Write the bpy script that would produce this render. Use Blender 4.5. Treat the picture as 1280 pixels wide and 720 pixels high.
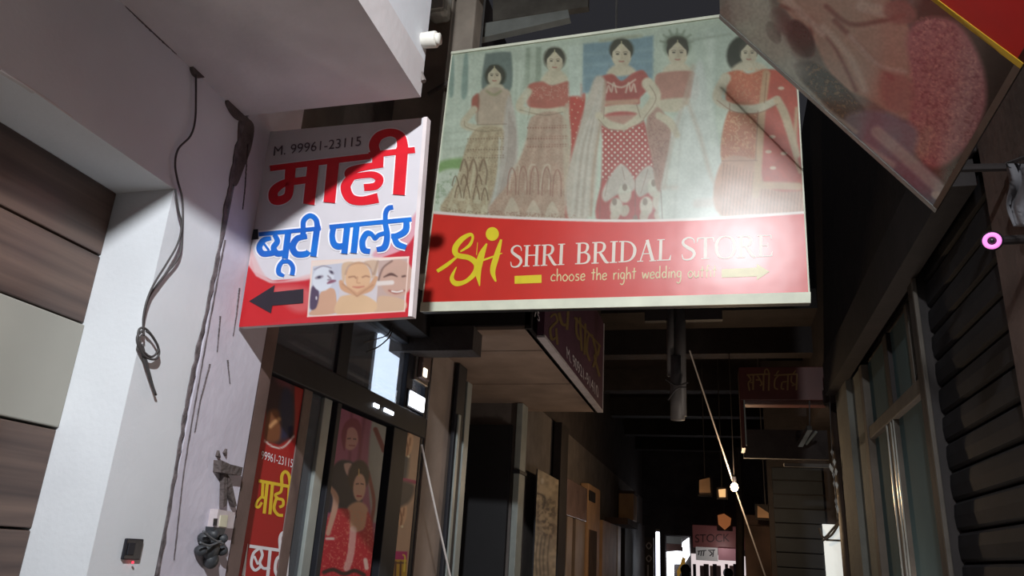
import bpy, bmesh, math, random
import numpy as np
from mathutils import Matrix, Vector

for o in list(bpy.data.objects): bpy.data.objects.remove(o)
SC = bpy.context.scene
COL = SC.collection
random.seed(7)

# ------------------------------------------------------------------ camera
# recovered from the vanishing points: alley direction (905,711), vertical (798,-2324), f = 949 px
FPX = 949.0
_A = np.array([265.0, 351.0, FPX]); _A /= np.linalg.norm(_A)
_V = np.array([158.0, -2684.0, FPX]); _V -= _A*(_A@_V); _V /= np.linalg.norm(_V)
_X = np.cross(_A, _V)
RW = np.array([_X, _A, _V])            # rows: world x (across), y (along the alley), z (up) in camera axes
CAM = np.array([0.0, 0.0, 1.6])
cam_d = bpy.data.cameras.new('camera'); cam = bpy.data.objects.new('camera', cam_d); COL.objects.link(cam)
cam_d.sensor_fit = 'HORIZONTAL'; cam_d.sensor_width = 36.0; cam_d.lens = FPX/1280*36.0
cam_d.clip_start = 0.02; cam_d.clip_end = 200
M4 = Matrix.Identity(4)
for r in range(3):
    M4[r][0] = RW[r][0]; M4[r][1] = -RW[r][1]; M4[r][2] = -RW[r][2]; M4[r][3] = CAM[r]
cam.matrix_world = M4
SC.camera = cam

# ------------------------------------------------------------------ world, exposure, main lamp
W = bpy.data.worlds.new('night_sky'); SC.world = W; W.use_nodes = True
W.node_tree.nodes['Background'].inputs[0].default_value = (0.50, 0.50, 0.58, 1)
W.node_tree.nodes['Background'].inputs[1].default_value = 0.045
SC.view_settings.view_transform = 'Standard'; SC.view_settings.look = 'None'
SC.view_settings.exposure = 0.0; SC.view_settings.gamma = 1.0
SC.view_settings.use_curve_mapping = False

LAMP = Vector((0.066, -0.8, 3.66))
def spot(name, loc, target, power, color, angle, blend, radius):
    l = bpy.data.lights.new(name, 'SPOT'); l.energy = power; l.color = color
    l.spot_size = math.radians(angle); l.spot_blend = blend; l.shadow_soft_size = radius
    o = bpy.data.objects.new(name, l); COL.objects.link(o); o.location = loc
    o.rotation_euler = (Vector(target)-Vector(loc)).to_track_quat('-Z', 'Y').to_euler()
    return o
def point(name, loc, power, color, radius=0.05):
    l = bpy.data.lights.new(name, 'POINT'); l.energy = power; l.color = color; l.shadow_soft_size = radius
    o = bpy.data.objects.new(name, l); COL.objects.link(o); o.location = loc
    return o
spot('flood_light', LAMP, (-1.75, 2.25, 1.45), 640, (0.93, 0.97, 1.0), 128, 1.0, 0.045)

# ------------------------------------------------------------------ helpers: projection
def rays(px, py):
    d = np.stack([np.asarray(px, float)-640, np.asarray(py, float)-360, np.full(np.shape(px), FPX)], -1)
    return d @ RW.T / FPX
def proj(P):
    d = (np.asarray(P, float)-CAM) @ RW
    return 640+FPX*d[..., 0]/d[..., 2], 360+FPX*d[..., 1]/d[..., 2]
def onX(px, py, x): d = rays(px, py); return CAM+d*(x/d[0])
def onY(px, py, y): d = rays(px, py); return CAM+d*(y/d[1])
def onZ(px, py, z): d = rays(px, py); return CAM+d*((z-1.6)/d[2])
def Yat(px, py, x): return float(onX(px, py, x)[1])
def Zat(px, py, x): return float(onX(px, py, x)[2])

class Plane:
    """a flat board: point p, unit normal n (towards the viewer's side)"""
    def __init__(s, p, n):
        s.p = np.array(p, float); s.n = np.array(n, float); s.n /= np.linalg.norm(s.n)
    def hit(s, pts, off=0.0):
        pts = np.asarray(pts, float); d = rays(pts[..., 0], pts[..., 1])
        t = ((s.p+s.n*off-CAM) @ s.n)/(d @ s.n)
        return CAM+d*t[..., None]

# ------------------------------------------------------------------ helpers: materials
def lin(c):
    c = np.asarray(c, float)/255.0
    return np.where(c <= 0.04045, c/12.92, ((c+0.055)/1.055)**2.4)
MATS = {}
def mat(name, rgb, rough=0.6, var=0.12, scale=6.0, bump=0.0, bscale=40.0, metal=0.0, spec=0.5, stretch=None, emit=None, estr=0.0, rgb2=None):
    if name in MATS: return MATS[name]
    m = bpy.data.materials.new(name); m.use_nodes = True
    nt = m.node_tree; N = nt.nodes; L = nt.links; b = N['Principled BSDF']
    c = lin(rgb)
    tc = N.new('ShaderNodeTexCoord'); mp = N.new('ShaderNodeMapping'); L.new(tc.outputs['Object'], mp.inputs[0])
    if stretch: mp.inputs['Scale'].default_value = stretch
    nz = N.new('ShaderNodeTexNoise'); nz.inputs['Scale'].default_value = scale; nz.inputs['Detail'].default_value = 6
    L.new(mp.outputs[0], nz.inputs['Vector'])
    cr = N.new('ShaderNodeValToRGB')
    c2 = lin(rgb2) if rgb2 is not None else c*(1-var*2)
    c1 = c if rgb2 is not None else np.minimum(c*(1+var), 1)
    cr.color_ramp.elements[0].position = 0.3; cr.color_ramp.elements[1].position = 0.7
    cr.color_ramp.elements[0].color = (*c2, 1); cr.color_ramp.elements[1].color = (*c1, 1)
    L.new(nz.outputs['Fac'], cr.inputs[0]); L.new(cr.outputs[0], b.inputs['Base Color'])
    b.inputs['Roughness'].default_value = rough; b.inputs['Metallic'].default_value = metal
    b.inputs['Specular IOR Level'].default_value = spec
    if bump:
        n2 = N.new('ShaderNodeTexNoise'); n2.inputs['Scale'].default_value = bscale; n2.inputs['Detail'].default_value = 4
        L.new(mp.outputs[0], n2.inputs['Vector'])
        bp = N.new('ShaderNodeBump'); bp.inputs['Strength'].default_value = bump; bp.inputs['Distance'].default_value = 0.01
        L.new(n2.outputs['Fac'], bp.inputs['Height']); L.new(bp.outputs[0], b.inputs['Normal'])
    if emit is not None:
        b.inputs['Emission Color'].default_value = (*lin(emit), 1); b.inputs['Emission Strength'].default_value = estr
    MATS[name] = m
    return m
def print_mat(name, rough=0.35, gain=1.0, wave=0.0, spec=0.5):
    if name in MATS: return MATS[name]
    m = bpy.data.materials.new(name); m.use_nodes = True
    nt = m.node_tree; N = nt.nodes; L = nt.links; b = N['Principled BSDF']
    at = N.new('ShaderNodeAttribute'); at.attribute_name = 'print'
    tc = N.new('ShaderNodeTexCoord'); nz = N.new('ShaderNodeTexNoise'); nz.inputs['Scale'].default_value = 9; nz.inputs['Detail'].default_value = 5
    L.new(tc.outputs['Object'], nz.inputs['Vector'])
    mr = N.new('ShaderNodeMapRange'); mr.inputs['From Min'].default_value = 0.25; mr.inputs['From Max'].default_value = 0.75
    mr.inputs['To Min'].default_value = 0.90*gain; mr.inputs['To Max'].default_value = 1.0*gain
    L.new(nz.outputs['Fac'], mr.inputs['Value'])
    mx = N.new('ShaderNodeVectorMath'); mx.operation = 'SCALE'
    L.new(at.outputs['Color'], mx.inputs[0]); L.new(mr.outputs[0], mx.inputs['Scale'])
    L.new(mx.outputs[0], b.inputs['Base Color']); b.inputs['Roughness'].default_value = rough
    b.inputs['Specular IOR Level'].default_value = spec
    if wave:
        n2 = N.new('ShaderNodeTexNoise'); n2.inputs['Scale'].default_value = 5; n2.inputs['Detail'].default_value = 2
        L.new(tc.outputs['Object'], n2.inputs['Vector'])
        bp = N.new('ShaderNodeBump'); bp.inputs['Strength'].default_value = wave; bp.inputs['Distance'].default_value = 0.02
        L.new(n2.outputs['Fac'], bp.inputs['Height']); L.new(bp.outputs[0], b.inputs['Normal'])
    MATS[name] = m
    return m
def glass_mat(name, tint, rough=0.03, ior=1.5):
    if name in MATS: return MATS[name]
    m = bpy.data.materials.new(name); m.use_nodes = True
    nt = m.node_tree; N = nt.nodes; L = nt.links; N.remove(N['Principled BSDF'])
    tr = N.new('ShaderNodeBsdfTransparent'); tr.inputs[0].default_value = (*tint, 1)
    gl = N.new('ShaderNodeBsdfGlossy'); gl.inputs['Roughness'].default_value = rough
    lw = N.new('ShaderNodeLayerWeight'); lw.inputs['Blend'].default_value = 0.5
    pw = N.new('ShaderNodeMath'); pw.operation = 'POWER'; pw.inputs[1].default_value = 4.0; L.new(lw.outputs['Facing'], pw.inputs[0])
    ml = N.new('ShaderNodeMath'); ml.operation = 'MULTIPLY_ADD'; ml.inputs[1].default_value = 0.8; ml.inputs[2].default_value = 0.03; L.new(pw.outputs[0], ml.inputs[0])
    mx = N.new('ShaderNodeMixShader'); L.new(ml.outputs[0], mx.inputs[0]); L.new(tr.outputs[0], mx.inputs[1]); L.new(gl.outputs[0], mx.inputs[2])
    df = N.new('ShaderNodeBsdfDiffuse'); df.inputs[0].default_value = (0.5, 0.52, 0.56, 1)      # grey standing in for the pane's dull reflections
    m2 = N.new('ShaderNodeMixShader'); m2.inputs[0].default_value = 0.16; L.new(mx.outputs[0], m2.inputs[1]); L.new(df.outputs[0], m2.inputs[2])
    L.new(m2.outputs[0], N['Material Output'].inputs[0])
    MATS[name] = m
    return m
def emat(name, rgb, strength): return mat(name, rgb, rough=0.5, var=0.02, emit=rgb, estr=strength)

PLASTER = mat('white_plaster', (214, 216, 220), 0.7, 0.04, 3, 0.08, 60)
PLASTER_IN = mat('grey_white_plaster', (208, 202, 202), 0.8, 0.07, 4, 0.12, 40)
ROUGHPL = mat('rough_plaster', (206, 200, 212), 0.85, 0.12, 5, 0.2, 30, rgb2=(188, 182, 194))
CEMENT = mat('dark_cement', (98, 87, 85), 0.9, 0.2, 14, 0.8, 60)
CRACK = mat('crack_dirt', (106, 97, 99), 0.95, 0.25, 30, 0.5, 80)
LAMIN = mat('brown_laminate', (104, 84, 74), 0.32, 0.2, 3.0, 0.0, rgb2=(64, 50, 46), stretch=(4, 0.35, 9))
PALEPANEL = mat('pale_panel', (150, 147, 138), 0.4, 0.06, 2)
BLACKPL = mat('black_plastic', (30, 30, 36), 0.35, 0.1, 20)
DARKFRAME = mat('dark_aluminium', (40, 40, 46), 0.55, 0.12, 9, spec=0.3)
BROWNPOST = mat('brown_painted_post', (104, 84, 80), 0.5, 0.15, 8, 0.15, 50)
STEEL = mat('brushed_steel', (150, 146, 142), 0.35, 0.1, 12, metal=0.8)
GREYPL = mat('grey_plaster', (112, 104, 100), 0.85, 0.14, 5, 0.5, 30)
DARKCON = mat('dark_concrete', (66, 58, 56), 0.9, 0.2, 4, 0.6, 25)
BROWNCON = mat('brown_concrete', (84, 66, 58), 0.9, 0.2, 4, 0.6, 25)
DARKBR = mat('dark_brown_paint', (42, 34, 33), 0.7, 0.2, 6, 0.2, 30)
SHUTTER = mat('charcoal_shutter', (40, 38, 40), 0.7, 0.15, 8, spec=0.2)
SIGNEDGE = mat('cream_frame', (226, 228, 206), 0.5, 0.06, 10)
CABLE = mat('grey_cable', (70, 66, 66), 0.6, 0.15, 20)
PALELINE = mat('pale_line', (232, 226, 222), 0.4, 0.05, 20)
WHITEPL = mat('white_plastic', (214, 210, 200), 0.45, 0.06, 15)
FLOORM = mat('stone_paving', (150, 140, 130), 0.8, 0.15, 2, 0.4, 20)
SOFFITB = mat('brown_soffit_board', (164, 140, 124), 0.7, 0.12, 4, 0.15, 30)
TANPANEL = mat('tan_panel', (190, 150, 112), 0.6, 0.1, 4)
WINGLASS = mat('frosted_window_glass', (84, 104, 106), 0.8, 0.10, 1.4, spec=0.12)
WINFRAME = mat('grey_window_frame', (92, 84, 76), 0.75, 0.12, 8)

# ------------------------------------------------------------------ helpers: objects
ORG = {}
def tag(o, label=None, cat=None, group=None, kind=None):
    if label: o['label'] = label
    if cat: o['category'] = cat
    if group: o['group'] = group
    if kind: o['kind'] = kind
    return o
def thing(name, loc, label, cat, group=None, kind=None):
    o = bpy.data.objects.new(name, None); COL.objects.link(o); o.location = loc; o.empty_display_size = 0.1
    ORG[o] = np.array(loc, float)
    return tag(o, label, cat, group, kind)
def mesh(name, verts, faces, m, parent=None, smooth=False, cols=None):
    v = np.asarray(verts, float).reshape(-1, 3)
    if parent is not None: org = ORG[parent]
    else:
        lo, hi = v.min(0), v.max(0); org = np.array([(lo[0]+hi[0])/2, (lo[1]+hi[1])/2, lo[2]])
    me = bpy.data.meshes.new(name)
    me.from_pydata((v-org).tolist(), [], [tuple(int(i) for i in f) for f in faces] if not isinstance(faces, np.ndarray) else faces.tolist())
    if cols is not None:
        ca = me.color_attributes.new('print', 'FLOAT_COLOR', 'POINT')
        ca.data.foreach_set('color', np.concatenate([cols, np.ones((len(cols), 1))], 1).astype(np.float32).ravel())
    me.materials.append(m); me.update()
    if smooth: me.polygons.foreach_set('use_smooth', [True]*len(me.polygons))
    o = bpy.data.objects.new(name, me); COL.objects.link(o)
    if parent is None: o.location = org
    else: o.parent = parent
    ORG[o] = org
    return o
def struct(o): o['kind'] = 'structure'; return o
class MB:
    def __init__(s): s.v = []; s.f = []
    def add(s, v, f):
        n = len(s.v); s.v += [tuple(map(float, p)) for p in v]; s.f += [tuple(i+n for i in q) for q in f]; return s
    def box(s, x, y, z, bevel=0.0):
        x0, x1 = sorted(x); y0, y1 = sorted(y); z0, z1 = sorted(z)
        if bevel <= 0:
            v = [(a, b, c) for a in (x0, x1) for b in (y0, y1) for c in (z0, z1)]
            return s.add(v, [(0, 1, 3, 2), (4, 6, 7, 5), (0, 4, 5, 1), (2, 3, 7, 6), (0, 2, 6, 4), (1, 5, 7, 3)])
        bm = bmesh.new(); bmesh.ops.create_cube(bm, size=1)
        for q in bm.verts: q.co = Vector(((x0+x1)/2+q.co.x*(x1-x0), (y0+y1)/2+q.co.y*(y1-y0), (z0+z1)/2+q.co.z*(z1-z0)))
        bmesh.ops.bevel(bm, geom=bm.edges[:], offset=bevel, segments=2, affect='EDGES', profile=0.5)
        bm.verts.index_update(); s.add([q.co[:] for q in bm.verts], [[q.index for q in f.verts] for f in bm.faces]); bm.free(); return s
    def prism(s, pts, d):
        pts = [np.array(p, float) for p in pts]; d = np.array(d, float); n = len(pts)
        nrm = np.zeros(3)
        for i in range(n): nrm += np.cross(pts[i], pts[(i+1) % n])
        if nrm @ d > 0: pts = pts[::-1]
        v = pts+[p+d for p in pts]
        f = [tuple(range(n)), tuple(range(2*n-1, n-1, -1))]+[(i, i+n, (i+1) % n+n, (i+1) % n) for i in range(n)]
        return s.add(v, f)
    def tube(s, path, r, n=8, caps=True):
        P = [Vector(p) for p in path]; R = r if isinstance(r, (list, tuple)) else [r]*len(P)
        rings = []; up = None
        for i, p in enumerate(P):
            t = (P[min(i+1, len(P)-1)]-P[max(i-1, 0)]).normalized()
            if up is None:
                up = t.orthogonal().normalized()
            up = (up-t*up.dot(t)); up = up.normalized() if up.length > 1e-6 else t.orthogonal().normalized()
            w = t.cross(up)
            rings.append([p+(up*math.cos(2*math.pi*k/n)+w*math.sin(2*math.pi*k/n))*R[i] for k in range(n)])
        v = [q[:] for rg in rings for q in rg]; f = []
        for i in range(len(P)-1):
            for k in range(n):
                a = i*n+k; b = i*n+(k+1) % n; f.append((a, b, b+n, a+n))
        if caps: f += [tuple(range(n-1, -1, -1)), tuple((len(P)-1)*n+k for k in range(n))]
        return s.add(v, f)
    def sphere(s, c, r, n=12, m=8):
        r = np.array(r if np.ndim(r) else [r]*3, float); c = np.array(c, float); v = [c+[0, 0, r[2]]]; f = []
        for i in range(1, m):
            t = math.pi*i/m
            for k in range(n):
                a = 2*math.pi*k/n; v.append(c+r*[math.sin(t)*math.cos(a), math.sin(t)*math.sin(a), math.cos(t)])
        v.append(c-[0, 0, r[2]]); last = len(v)-1
        for k in range(n):
            f.append((0, 1+k, 1+(k+1) % n)); f.append((last, last-n+(k+1) % n, last-n+k))
        for i in range(m-2):
            for k in range(n):
                a = 1+i*n+k; b = 1+i*n+(k+1) % n; f.append((a, a+n, b+n, b))
        return s.add(v, f)
    def torus(s, c, axis, R, r, n=24, m=8):
        ax = Vector(axis).normalized(); u = ax.orthogonal().normalized(); w = ax.cross(u); c = Vector(c); v = []; f = []
        for i in range(n):
            a = 2*math.pi*i/n; d = u*math.cos(a)+w*math.sin(a)
            for k in range(m):
                b = 2*math.pi*k/m; v.append((c+d*(R+r*math.cos(b))+ax*r*math.sin(b))[:])
        for i in range(n):
            for k in range(m): f.append((i*m+k, ((i+1) % n)*m+k, ((i+1) % n)*m+(k+1) % m, i*m+(k+1) % m))
        return s.add(v, f)
    def build(s, name, m, parent=None, smooth=False): return mesh(name, s.v, s.f, m, parent, smooth)
def box(name, m, x, y, z, parent=None, bevel=0.0): return MB().box(x, y, z, bevel).build(name, m, parent)
def catmull(pts, k=8, closed=False):
    P = np.asarray(pts, float); n = len(P); out = []
    if n < 3 and not closed: return P
    for i in range(n if closed else n-1):
        a, b, c, d = (P[(i-1) % n], P[i], P[(i+1) % n], P[(i+2) % n]) if closed else (P[max(i-1, 0)], P[i], P[i+1], P[min(i+2, n-1)])
        for j in range(k):
            t = j/k; out.append(0.5*((2*b)+(-a+c)*t+(2*a-5*b+4*c-d)*t*t+(-a+3*b-3*c+d)*t**3))
    if not closed: out.append(P[-1])
    return np.array(out)

# lettering: strokes given in picture coordinates of the board, laid as thin film on it
def ribbon2d(pts, w, smooth=True, k=7):
    pts = np.asarray(pts, float); wd = np.full(len(pts), w, float) if np.ndim(w) == 0 else np.asarray(w, float)
    if smooth and len(pts) > 2:
        q = catmull(np.column_stack([pts, wd]), k); pts, wd = q[:, :2], q[:, 2]
    t = np.gradient(pts, axis=0); t /= np.maximum(np.linalg.norm(t, axis=1, keepdims=True), 1e-9)
    nn = np.column_stack([-t[:, 1], t[:, 0]])*wd[:, None]/2
    return pts+nn, pts-nn
class Ink:
    def __init__(s, plane, off=0.0015, org=(0, 0), sc=1.0):
        s.pl = plane; s.off = off; s.o = np.array(org, float); s.k = sc; s.mb = MB(); s.n = 0
    def cv(s, p): return s.o+np.asarray(p, float)/s.k
    def _o(s): s.n += 1; return s.off+0.00004*(s.n % 40)
    def stroke(s, pts, w, smooth=True):
        a, b = ribbon2d(s.cv(pts), np.asarray(w, float)/s.k, smooth); o = s._o()
        A = s.pl.hit(a, o); B = s.pl.hit(b, o); n = len(A)
        s.mb.add(list(A)+list(B), [(i, i+1, n+i+1, n+i) for i in range(n-1)]); return s
    def strokes(s, L, extra=0, smooth=True):
        for pts, w in L: s.stroke(pts, np.asarray(w, float)+extra, smooth)
        return s
    def poly(s, pts, smooth=False):
        p = s.cv(pts)
        if smooth: p = catmull(p, 6, True)
        A = s.pl.hit(p, s._o()); s.mb.add(list(A), [tuple(range(len(A)))]); return s
    def disc(s, c, r, ry=None):
        a = np.linspace(0, 2*math.pi, 25)[:-1]; return s.poly([(c[0]+r*math.cos(t), c[1]+(ry or r)*math.sin(t)) for t in a])
    def text(s, txt, p0, p1, up, ratio=None):
        """p0 = baseline start, p1 = baseline end, up = vector of the cap height"""
        cu = bpy.data.curves.new('t', 'FONT'); cu.body = txt; ob = bpy.data.objects.new('t', cu); COL.objects.link(ob)
        dg = bpy.context.evaluated_depsgraph_get(); me = ob.evaluated_get(dg).to_mesh()
        v = np.array([q.co[:2] for q in me.vertices]); f = [tuple(p.vertices) for p in me.polygons]
        ob.evaluated_get(dg).to_mesh_clear(); bpy.data.objects.remove(ob); bpy.data.curves.remove(cu)
        v[:, 0] = (v[:, 0]-v[:, 0].min())/np.ptp(v[:, 0]); v[:, 1] = v[:, 1]/0.70
        p0 = s.cv(p0); p1 = s.cv(p1); up = np.asarray(up, float)/s.k
        q = p0+v[:, :1]*(p1-p0)+v[:, 1:]*up
        s.mb.add(list(s.pl.hit(q, s._o())), f); return s
    def build(s, name, m, parent): return s.mb.build(name, m, parent)

# ------------------------------------------------------------------ helpers: printed pictures (colour per grid vertex)
def vnoise(x, y, seed=0):
    xi = np.floor(x).astype(np.int64); yi = np.floor(y).astype(np.int64); fx = x-xi; fy = y-yi
    fx = fx*fx*(3-2*fx); fy = fy*fy*(3-2*fy)
    def h(a, b):
        n = (a*374761393+b*668265263+seed*974634777) & 0x7fffffff; n = ((n ^ (n >> 13))*1274126177) & 0x7fffffff
        return ((n ^ (n >> 16)) & 0xffff)/65535.0
    return (h(xi, yi)*(1-fx)+h(xi+1, yi)*fx)*(1-fy)+(h(xi, yi+1)*(1-fx)+h(xi+1, yi+1)*fx)*fy
class Print:
    """a rectangular print: corners TL, TR, BR, BL in the world, nu x nv cells"""
    def __init__(s, c, nu, nv, off, plane, bg=(200, 200, 200)):
        c = [np.array(q, float) for q in c]; u, v = np.meshgrid(np.linspace(0, 1, nu+1), np.linspace(0, 1, nv+1)); u = u.ravel()[:, None]; v = v.ravel()[:, None]
        s.P = (c[0]*(1-u)+c[1]*u)*(1-v)+(c[3]*(1-u)+c[2]*u)*v+plane.n*off
        s.x, s.y = proj(s.P); s.nu, s.nv = nu, nv; s.c = np.tile(np.array(bg, float), (len(s.P), 1)); s.o = np.zeros(2); s.k = 1.0
    def frame(s, org=(0, 0), k=1.0): s.o = np.array(org, float); s.k = k; return s
    def blend(s, a, col, idx=None):
        col = np.asarray(col, float)
        if idx is None: s.c += (col-s.c)*a[:, None]
        else: s.c[idx] += (col-s.c[idx])*a[:, None]
    def _sel(s, p, pad):
        lo = p.min(0)-pad; hi = p.max(0)+pad
        return np.nonzero((s.x > lo[0]) & (s.x < hi[0]) & (s.y > lo[1]) & (s.y < hi[1]))[0]
    def poly(s, pts, col, soft=1.2, alpha=1.0, smooth=True, pat=None):
        p = s.o+np.asarray(pts, float)/s.k
        if smooth: p = catmull(p, 6, True)
        ix = s._sel(p, soft+1)
        if not len(ix): return s
        x, y = s.x[ix], s.y[ix]; d2 = np.full(len(ix), 1e9); ins = np.zeros(len(ix), bool); n = len(p)
        for i in range(n):
            a, b = p[i], p[(i+1) % n]; e = b-a; L2 = e@e+1e-9
            t = np.clip(((x-a[0])*e[0]+(y-a[1])*e[1])/L2, 0, 1)
            d2 = np.minimum(d2, (x-a[0]-t*e[0])**2+(y-a[1]-t*e[1])**2)
            if a[1] != b[1]:
                cnd = (a[1] > y) != (b[1] > y); ins ^= cnd & (x < (b[0]-a[0])*(y-a[1])/(b[1]-a[1])+a[0])
        sd = np.sqrt(d2)*np.where(ins, 1, -1); al = np.clip(sd/soft+0.5, 0, 1)*alpha
        if pat is not None: al = al*pat(x, y)
        s.blend(al, col, ix); return s
    def ell(s, c, r, col, rot=0, soft=1.2, alpha=1.0, pat=None):
        a = np.linspace(0, 2*math.pi, 21)[:-1]; R = math.radians(rot); rx, ry = r
        return s.poly([(c[0]+rx*math.cos(t)*math.cos(R)-ry*math.sin(t)*math.sin(R), c[1]+rx*math.cos(t)*math.sin(R)+ry*math.sin(t)*math.cos(R)) for t in a], col, soft, alpha, False, pat)
    def line(s, pts, w, col, soft=1.0, alpha=1.0, smooth=True, pat=None):
        q = np.asarray(pts, float); wd = np.full(len(q), w, float) if np.ndim(w) == 0 else np.asarray(w, float)
        q = np.column_stack([s.o+q/s.k, wd/s.k])
        if smooth and len(q) > 2: q = catmull(q, 6)
        ix = s._sel(q[:, :2], q[:, 2].max()+soft+1)
        if not len(ix): return s
        x, y = s.x[ix], s.y[ix]; sd = np.full(len(ix), -1e9)
        for i in range(len(q)-1):
            a, b = q[i], q[i+1]; e = b[:2]-a[:2]; L2 = e@e+1e-9
            t = np.clip(((x-a[0])*e[0]+(y-a[1])*e[1])/L2, 0, 1)
            sd = np.maximum(sd, (a[2]+(b[2]-a[2])*t)/2-np.hypot(x-a[0]-t*e[0], y-a[1]-t*e[1]))
        al = np.clip(sd/soft+0.5, 0, 1)*alpha
        if pat is not None: al = al*pat(x, y)
        s.blend(al, col, ix); return s
    def grain(s, amt, sc, seed=0):
        n = vnoise(s.x/sc, s.y/sc, seed)-0.5; s.c *= (1+amt*2*n)[:, None]; return s
    def build(s, name, m, parent):
        nu, nv = s.nu, s.nv; i = np.arange(nu)[None, :]+np.arange(nv)[:, None]*(nu+1); i = i.ravel()
        f = np.column_stack([i, i+nu+1, i+nu+2, i+1]); org = ORG[parent]
        me = bpy.data.meshes.new(name); n = len(s.P)
        me.vertices.add(n); me.vertices.foreach_set('co', (s.P-org).astype(np.float32).ravel())
        me.loops.add(4*len(f)); me.loops.foreach_set('vertex_index', f.astype(np.int32).ravel())
        me.polygons.add(len(f)); me.polygons.foreach_set('loop_start', np.arange(0, 4*len(f), 4, dtype=np.int32)); me.update(calc_edges=True)
        ca = me.color_attributes.new('print', 'FLOAT_COLOR', 'POINT')
        ca.data.foreach_set('color', np.concatenate([lin(np.clip(s.c, 0, 255)), np.ones((n, 1))], 1).astype(np.float32).ravel())
        me.materials.append(m); o = bpy.data.objects.new(name, me); COL.objects.link(o); o.parent = parent; ORG[o] = org
        return o
def dots(px, r, ang=0.0):
    ca, sa = math.cos(ang), math.sin(ang)
    def f(x, y):
        u = (x*ca+y*sa)/px; v = (-x*sa+y*ca)/px; d = np.hypot(u-np.round(u), v-np.round(v))*px
        return np.clip(r-d+0.5, 0, 1)
    return f
def motif(sc, seed=1, lo=0.5, k=5.0):
    return lambda x, y: np.clip((vnoise(x/sc, y/sc, seed)*0.6+vnoise(x/sc*2.1, y/sc*2.1, seed+9)*0.4-lo)*k, 0, 1)
def stripes(per, ang=0.0, duty=0.5):
    ca, sa = math.cos(ang), math.sin(ang)
    return lambda x, y: np.clip((np.sin((x*ca+y*sa)*2*math.pi/per)+duty)*1.5, 0, 1)

# ================================================================== SETTING
XL, XS, XR = -1.60, -1.70, 0.95          # left wall, beauty-parlour shopfront, right wall planes
fl = struct(thing('floor', (0, 7, 0), None, None))
rr = random.Random(3)
PAVE = [mat('paving_%d' % i, c, 0.85, 0.15, 3, 0.4, 20) for i, c in enumerate([(150, 140, 130), (138, 130, 122), (158, 150, 138)])]
box('paving_bed', DARKCON, (-2.6, 2.4), (-3, 18), (-0.12, -0.03), fl)
for i in range(6):
    for j in range(26):
        x0 = -2.5+i*0.8; y0 = -3+j*0.8
        box('paving_slab', PAVE[rr.randrange(3)], (x0+0.01, x0+0.79), (y0+0.01, y0+0.79), (-0.06, -0.004*rr.random()), fl)

# --- left building: beam over the shopfront, corner pillar, balcony slab
def S(name, m, x, y, z): return struct(box(name, m, x, y, z))
wl = S('wall_left', PLASTER, (-2.6, XL), (-3, 2.02), (2.61, 3.30))
wl = S('wall_left', PLASTER, (-2.6, XL), (1.76, 2.02), (0, 2.61))
wl = S('wall_left', DARKCON, (-2.6, -1.90), (-3, 1.76), (0, 2.61))
wl = S('wall_left', ROUGHPL, (-2.6, XL), (2.034, Yat(327, 451, XL)), (0, 6.0))
wl_gap = S('wall_left', CRACK, (-2.6, -1.63), (2.0, 2.04), (0, 6.0))
cl = S('ceiling', PLASTER_IN, (-1.6, -0.92), (-3, 2.0), (3.02, 3.16))
cl = S('ceiling', PLASTER, (-1.02, -0.92), (-3, 2.0), (3.16, 4.3))
cl = S('ceiling', PLASTER_IN, (-1.6, -1.02), (-3, 2.0), (4.2, 4.3))

# ragged cracks and cement patches, shallow relief on the left wall
PWL = Plane((XL, 0, 0), (1, 0, 0))
def relief(name, px, m, parent, depth=0.006, pl=PWL, smooth=False):
    p = np.asarray(px, float)
    if smooth: p = catmull(p, 5, True)
    q = pl.hit(p, 0.0); return MB().prism(list(q-pl.n*0.01), pl.n*(depth+0.01)).build(name, m, parent)
def jag(path, w0, w1, seed, amp):
    r = random.Random(seed); p = np.asarray(path, float); n = 60; t = np.linspace(0, 1, n); s = np.linspace(0, 1, len(p))
    c = np.column_stack([np.interp(t, s, p[:, 0]), np.interp(t, s, p[:, 1])])
    L = [(c[i][0]-(w0+(w1-w0)*t[i])*(0.3+r.random()*amp), c[i][1]) for i in range(n)]
    R = [(c[i][0]+(w0+(w1-w0)*t[i])*(0.3+r.random()*amp), c[i][1]) for i in range(n)]
    return L+R[::-1]
relief('plaster_crack', jag([(303, 152), (290, 215), (281, 268), (265, 355), (246, 440), (232, 510), (217, 600), (197, 719)], 2.6, 1.5, 2, 1.2), CRACK, wl, 0.004)
relief('plaster_crack', jag([(281, 300), (262, 400), (244, 500), (229, 590), (217, 700)], 0.7, 0.5, 5, 0.9), CRACK, wl, 0.003)
relief('plaster_crack', jag([(262, 455), (250, 500), (243, 540)], 0.8, 0.4, 6, 0.9), CRACK, wl, 0.003)
relief('plaster_crack', jag([(309, 180), (306, 235), (303, 262)], 0.9, 0.3, 8, 0.9), CRACK, wl, 0.003)
relief('plaster_crack', jag([(299, 360), (295, 395), (291, 420)], 0.8, 0.3, 9, 0.9), CRACK, wl, 0.003)
relief('plaster_crack', jag([(275, 395), (271, 440)], 0.8, 0.3, 19, 0.9), CRACK, wl, 0.003)
relief('plaster_crack', jag([(284, 450), (287, 480)], 0.8, 0.3, 29, 0.9), CRACK, wl, 0.003)
relief('plaster_crack', jag([(150, 1), (175, 26), (205, 54), (238, 82)], 0.9, 1.6, 12, 0.9), CRACK, wl, 0.003)
relief('cement_patch', [(299, 148), (316, 155), (314, 182), (305, 208), (295, 232), (290, 224), (296, 195)], CEMENT, wl, 0.003, smooth=True)
relief('cement_patch', [(281, 128), (286, 124), (294, 132), (305, 146), (309, 152), (296, 150), (287, 141)], CEMENT, wl, 0.012, smooth=True)
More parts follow.
